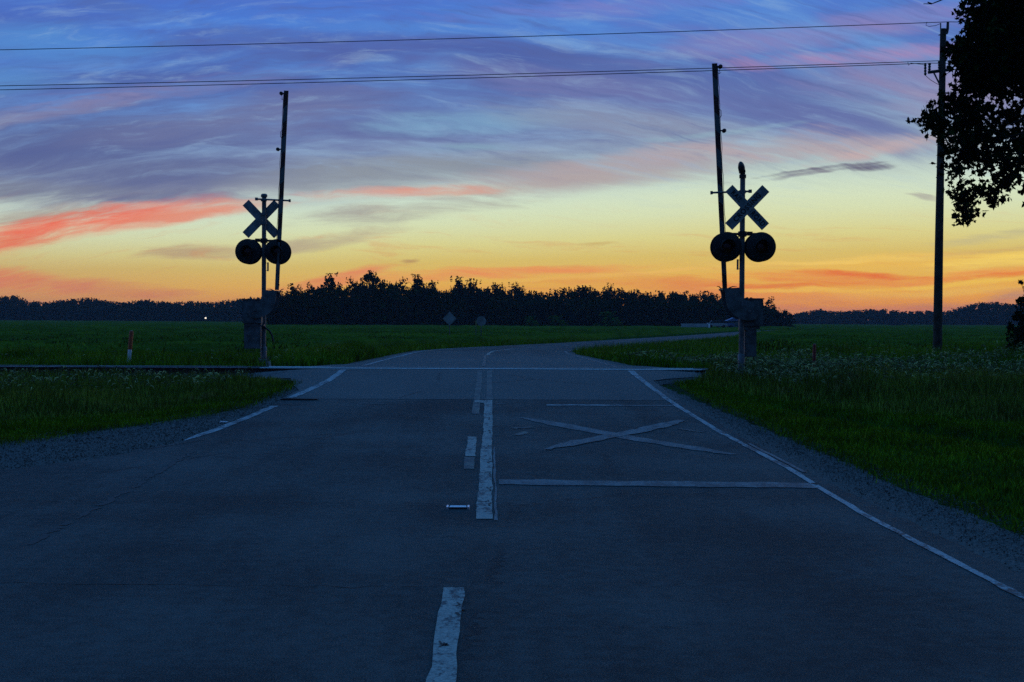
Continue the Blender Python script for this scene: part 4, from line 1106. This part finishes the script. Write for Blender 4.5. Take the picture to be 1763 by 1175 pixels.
def skyline(prof, x0, x1, step, D0, D1, rows, hj=2.0, dD=9, wpx=40):
    it = []
    px, py = zip(*prof)
    for x in np.arange(x0, x1, step * .45):      # low growth closing the foot of the wood
        f = (x - x0) / (x1 - x0)
        for q_ in range(2):
            D = D0 + (D1 - D0) * f - 6 + 12 * q_; yt = np.interp(x, px, py); b_ = at(x, 552, D).z; t_ = at(x, yt, D).z
            it.append((at(x, yt, D).x, D + rng.normal() * 2, -.35 * (t_ + 1), (t_ + 1) * 1.0, wpx / (F / D) * .8, 2))
    for r_ in range(rows):
        for x in np.arange(x0, x1, step):
            xx = x + rng.normal() * step * .3; f = (xx - x0) / (x1 - x0); D = D0 + (D1 - D0) * f + r_ * dD + rng.normal() * 2
            yt = np.interp(xx, px, py) + abs(rng.normal()) * hj + (hj * 1.5 if r_ == 0 else 0)
            p = at(xx, yt, D); it.append((p.x, p.y, -.3, p.z + .3, wpx / (F / D) * (.8 + .5 * rng.random()), int(rng.integers(0, 5))))
    return it
cpx = 0
cp = [(470, 512), (505, 500), (540, 497), (570, 488), (600, 492), (640, 480), (680, 490), (720, 488), (760, 500), (785, 492), (820, 492), (850, 496), (900, 497), (925, 504), (940, 504), (965, 497), (1000, 496), (1050, 496), (1085, 500), (1110, 504), (1150, 502), (1190, 506), (1215, 502), (1260, 508), (1290, 515), (1320, 526), (1350, 534), (1372, 543)]
it = skyline(cp, 476, 1345, 15, 345, 400, 4, 4.5, 8, 34)
# understorey: low foliage closing the foot of the wood
for x in np.arange(470, 1365, 7.0):
    for r_ in range(2):
        D = 338 + (x - 476) / 876 * 50 + r_ * 10; yt = max((538 if x < 640 else 528), np.interp(x, [q[0] for q in cp], [q[1] for q in cp]) + 5) + rng.normal() * 4; p = at(x, yt, D)
        it.append((p.x, p.y, -1.2, p.z + 1.2, 5.5, int(rng.integers(0, 5))))
woods('woodland', it, 'dark mass of the centre woods beyond the field, between the two signals', 'leaf_far', .62, 1.25)
lp_ = [(-150, 512), (0, 513), (10, 510), (22, 510), (32, 511), (45, 519), (80, 520), (110, 518), (145, 514), (165, 515), (190, 520), (225, 521), (245, 517), (262, 518), (300, 521), (335, 519), (355, 522), (385, 518), (430, 514), (480, 510)]
woods('woodland', skyline(lp_, -140, 500, 9, 860, 760, 3, 1.2, 14, 22), 'thin bluish line of far woods left of the left crossing signal', 'leaf_far', .35, 1.9)
rp_ = [(1330, 545), (1365, 542), (1385, 537), (1410, 533), (1440, 537), (1480, 534), (1520, 533), (1560, 537), (1595, 535), (1620, 537), (1640, 534), (1670, 525), (1690, 521), (1720, 522), (1750, 524), (1900, 518)]
woods('woodland', skyline(rp_, 1336, 1900, 9, 950, 900, 3, 1.0, 14, 22), 'thin bluish line of far woods at the right, behind the utility pole', 'leaf_far', .35, 1.9)
# paler shrubs at the foot of the centre woods
for (x, yt, w_, lab) in ((1045, 537, 60, 'rounded pale green shrub at the foot of the centre woods, the largest one'), (955, 544, 50, 'low pale shrub left of the largest shrub at the foot of the woods'), (912, 545, 40, 'leftmost low shrub below the centre woods, near the road bend')):
    p = at(x, yt, 325); e = empty('shrub', (p.x, p.y, -.3), lab, 'shrub', 'shrubs at the foot of the centre woods')
    q = PROTO[2]; me = q[0].copy(); me.materials.clear(); me.materials.append(M['leaf_bush'])
    sw = w_ / (F / 325) / 10.0; e.scale = (sw, sw, (p.z + .3) / 12); link('foliage', me, None, e); link('stem', q[1], None, e)

# ---- the big tree overhead at the right, trunk outside the frame
def lobed_leaves(c, size, droop, g):
    """maple-like leaves: five-lobed outline, ten points"""
    n = len(c)
    ang = np.deg2rad([-90, -55, -30, 5, 28, 62, 90, 118, 152, 175, 210, 235]); rad = np.array([.30, .62, .36, .95, .45, .70, 1.0, .70, .45, .95, .36, .62])
    nrm = g.normal(size=(n, 3)) * np.array([1, 1, .8]); nrm /= np.linalg.norm(nrm, axis=1)[:, None]
    t1 = np.cross(nrm, g.normal(size=(n, 3))); t1 /= np.linalg.norm(t1, axis=1)[:, None]; t2 = np.cross(nrm, t1)
    s_ = (size * (.55 + .8 * g.random(n)))[:, None] / 2
    V_ = [c + (t1 * math.cos(a) * r_ + t2 * math.sin(a) * r_) * s_ for a, r_ in zip(ang, rad)]
    return np.stack(V_, 1).reshape(-1, 3), len(ang)

g = np.random.default_rng(5)
DT = 25.0; ST = F / DT
TX, TY = 14.6, 27.0
tr = empty('broadleaf_tree', (TX, TY, float(T(TX, TY))), 'large dark broadleaf tree overhanging the top right corner, near the utility pole', 'tree')
blobs = [  # px, py, rx, ry, depth offset, density
    (1722, 20, 66, 50, 0, 1.5), (1760, 60, 70, 70, 1.2, 1.4), (1690, 85, 46, 45, -.5, 1.5), (1730, 110, 60, 50, .5, 1.4), (1780, 20, 60, 60, 2, 1.3),
    (1662, 96, 26, 24, -.4, 1.4), (1672, 130, 32, 26, 0, 1.2), (1770, 140, 50, 40, 1.5, 1.0), (1700, 150, 40, 26, .3, .9), (1655, 158, 22, 16, .2, .8),
    (1648, 190, 34, 30, 0, 1.0), (1604, 208, 19, 24, -.3, 1.3), (1622, 222, 18, 14, -.2, 1.1), (1680, 185, 34, 26, .4, .8), (1745, 195, 34, 26, 1, .45), (1715, 210, 40, 26, .8, .6),
    (1668, 225, 36, 32, 0, 1.2), (1660, 265, 34, 28, .2, 1.0), (1640, 300, 16, 24, 0, .75), (1700, 250, 34, 26, .3, .9), (1735, 245, 34, 24, .8, .6), (1760, 255, 28, 34, 1.2, .8),
    (1690, 280, 36, 22, .2, .85), (1730, 285, 34, 22, .6, .8), (1757, 295, 24, 22, .9, .7), (1655, 325, 18, 18, 0, .9), (1663, 356, 17, 20, -.1, 1.4), (1680, 330, 26, 16, 0, .75),
    (1708, 318, 26, 20, .2, .75), (1712, 346, 18, 14, .1, .8), (1735, 318, 20, 16, .4, .6), (1634, 88, 10, 10, 0, .7), (1632, 248, 9, 12, 0, .6),
    (1850, 0, 100, 100, 2, 1.0), (1840, 160, 90, 90, 2, .9), (1830, 290, 80, 70, 2, .8), (1760, -90, 110, 80, 1.5, 1.0), (1900, -120, 130, 110, 2, .9), (1980, 80, 130, 160, 2, .8), (1940, 260, 120, 100, 2, .7)]
cs = []; twig = MB(); limb = MB(); nodes_ = [(Vector((0, 0, 6.5)), .16), (Vector((0, 0, 8.5)), .13), (Vector((0, 0, 5.0)), .18)]
blobs.sort(key=lambda q: (at(q[0], q[1], DT + q[4]) - tr.location - Vector((0, 0, 6.5))).length)
trunk_top = Vector((0, 0, 7.0))
for (x, y, rx, ry, dd, dn) in blobs:
    D = DT + dd; s_ = F / D; c = at(x, y, D); rx_, rz_ = rx / s_, ry / s_; ry_ = min(.9, (rx_ + rz_) / 2 * 1.2)
    area = math.pi * rx_ * rz_; nt_ = max(4, int(area * (100 if dn > 1.15 else 72) * dn))
    u = g.normal(size=(nt_, 3)); u /= np.linalg.norm(u, axis=1)[:, None]; u *= (g.random(nt_) ** .42)[:, None]
    tips = np.array([c.x, c.y, c.z]) + u * np.array([rx_, ry_, rz_])
    for tp in tips:
        m = int(6 + g.integers(0, 6)); cs.append(tp + g.normal(size=(m, 3)) * np.array([.075, .075, .085]))
    # limb from the trunk to the cluster and twigs to each tip
    Lc = c - tr.location
    L0, r0_ = min(nodes_, key=lambda q: (q[0] - Lc).length + .6 * abs(q[0].z - Lc.z))
    midp = L0.lerp(Lc, .5) + Vector((g.normal() * .08, g.normal() * .08, .12)); r1_ = max(.011, r0_ * .62)
    limb.tube([L0, L0.lerp(midp, .5) + Vector((0, 0, .04)), midp, Lc], [r1_ * 1.25, r1_ * 1.15, r1_ * 1.05, r1_], 6)
    nodes_.append((Lc, r1_))
    for tp in tips[:: 4]:
        v_ = Vector(tp) - tr.location; k_ = (Lc + v_) / 2 + Vector(g.normal(size=3) * .06)
        twig.tube([Lc, k_, v_], [.007, .005, .003], 4, cap=False)
cs = np.concatenate(cs); lv, nv = lobed_leaves(cs, np.full(len(cs), .155), .3, g)
lv = lv - np.array(tr.location)
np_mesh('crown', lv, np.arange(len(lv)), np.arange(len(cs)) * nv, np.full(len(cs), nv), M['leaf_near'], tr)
limb.add(twig.v, twig.f).build('branches', M['bark'], tr, smooth=True)
MB().tube([(0, 0, -.3), (.05, 0, 1), (0, .05, 3.5), (-.1, 0, 6), (-.05, 0, 9.5)], [.42, .32, .26, .2, .1], 14).build('trunk', M['bark'], tr, smooth=True)
# bare twigs reaching out at the top edge
tw = MB()
def TL(x, y, D=DT): return at(x, y, D) - tr.location
for pl_ in ([(1680, -14), (1640, -8), (1617, 2), (1604, 7), (1590, 7)], [(1604, 7), (1597, 4)], [(1700, 8), (1681, 13), (1665, 20), (1652, 23), (1645, 34)], [(1665, 20), (1655, 26), (1650, 22)], [(1763, 230), (1735, 236), (1715, 226)], [(1763, 205), (1740, 214), (1722, 206)]):
    MB().tube([TL(*q) for q in pl_], [.016 - .012 * i / len(pl_) for i in range(len(pl_))], 5).build('bare_twig', M['bark'], tr)

# ---- bushy tree at the right edge beyond the rails
ex = at(1796, 600, 47); ez = float(T(ex.x, ex.y))
bt_ = empty('bushy_tree', (ex.x, ex.y, ez), 'dark bushy tree cut off by the right edge, beyond the rails', 'tree')
cs = []; tw = MB()
for (x, y, r_, n_) in ((1790, 500, 30, 150), (1800, 540, 50, 420), (1775, 560, 26, 170), (1768, 590, 28, 220), (1752, 545, 9, 40), (1757, 518, 7, 26), (1758, 486, 4, 9), (1748, 580, 16, 70), (1740, 562, 7, 16), (1800, 590, 50, 400), (1745, 606, 16, 80)):
    c = at(x, y, 47 + g.normal() * .4); R_ = r_ / (F / 47); u = g.normal(size=(n_ * 2, 3)); u /= np.linalg.norm(u, axis=1)[:, None]
    cs.append(np.array([c.x, c.y, c.z]) - np.array(bt_.location) + u * R_ * (g.random(n_ * 2) ** .4)[:, None])
    tw.tube([(0, 0, .8), (c - bt_.location) * .6 + Vector((0, 0, .2)), c - bt_.location], [.04, .02, .006], 5)
cs = np.concatenate(cs); lv, nv = lobed_leaves(cs, np.full(len(cs), .17), 0, g)
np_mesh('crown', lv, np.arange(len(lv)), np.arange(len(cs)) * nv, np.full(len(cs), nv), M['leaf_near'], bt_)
tw.build('branches', M['bark'], bt_)
MB().tube([(0, 0, -.2), (.02, 0, .8), (0, 0, 2.2)], [.12, .09, .05], 10).build('trunk', M['bark'], bt_, smooth=True)

# ------------------------------------------------------------------ evening haze
hm = bpy.data.materials.new('haze'); hm.use_nodes = True; n = hm.node_tree; n.nodes.clear()
pv = n.nodes.new('ShaderNodeVolumePrincipled'); pv.inputs['Color'].default_value = (.80, .86, 1.0, 1); pv.inputs['Density'].default_value = 0.00014
o_ = n.nodes.new('ShaderNodeOutputMaterial'); n.links.new(pv.outputs[0], o_.inputs['Volume'])
hz = MB().box((0, 1500, 14), (6400, 3600, 32)).build('haze', hm); tag(hz, 'thin evening haze over the fields', 'haze', kind='stuff')

bpy.context.view_layer.update()
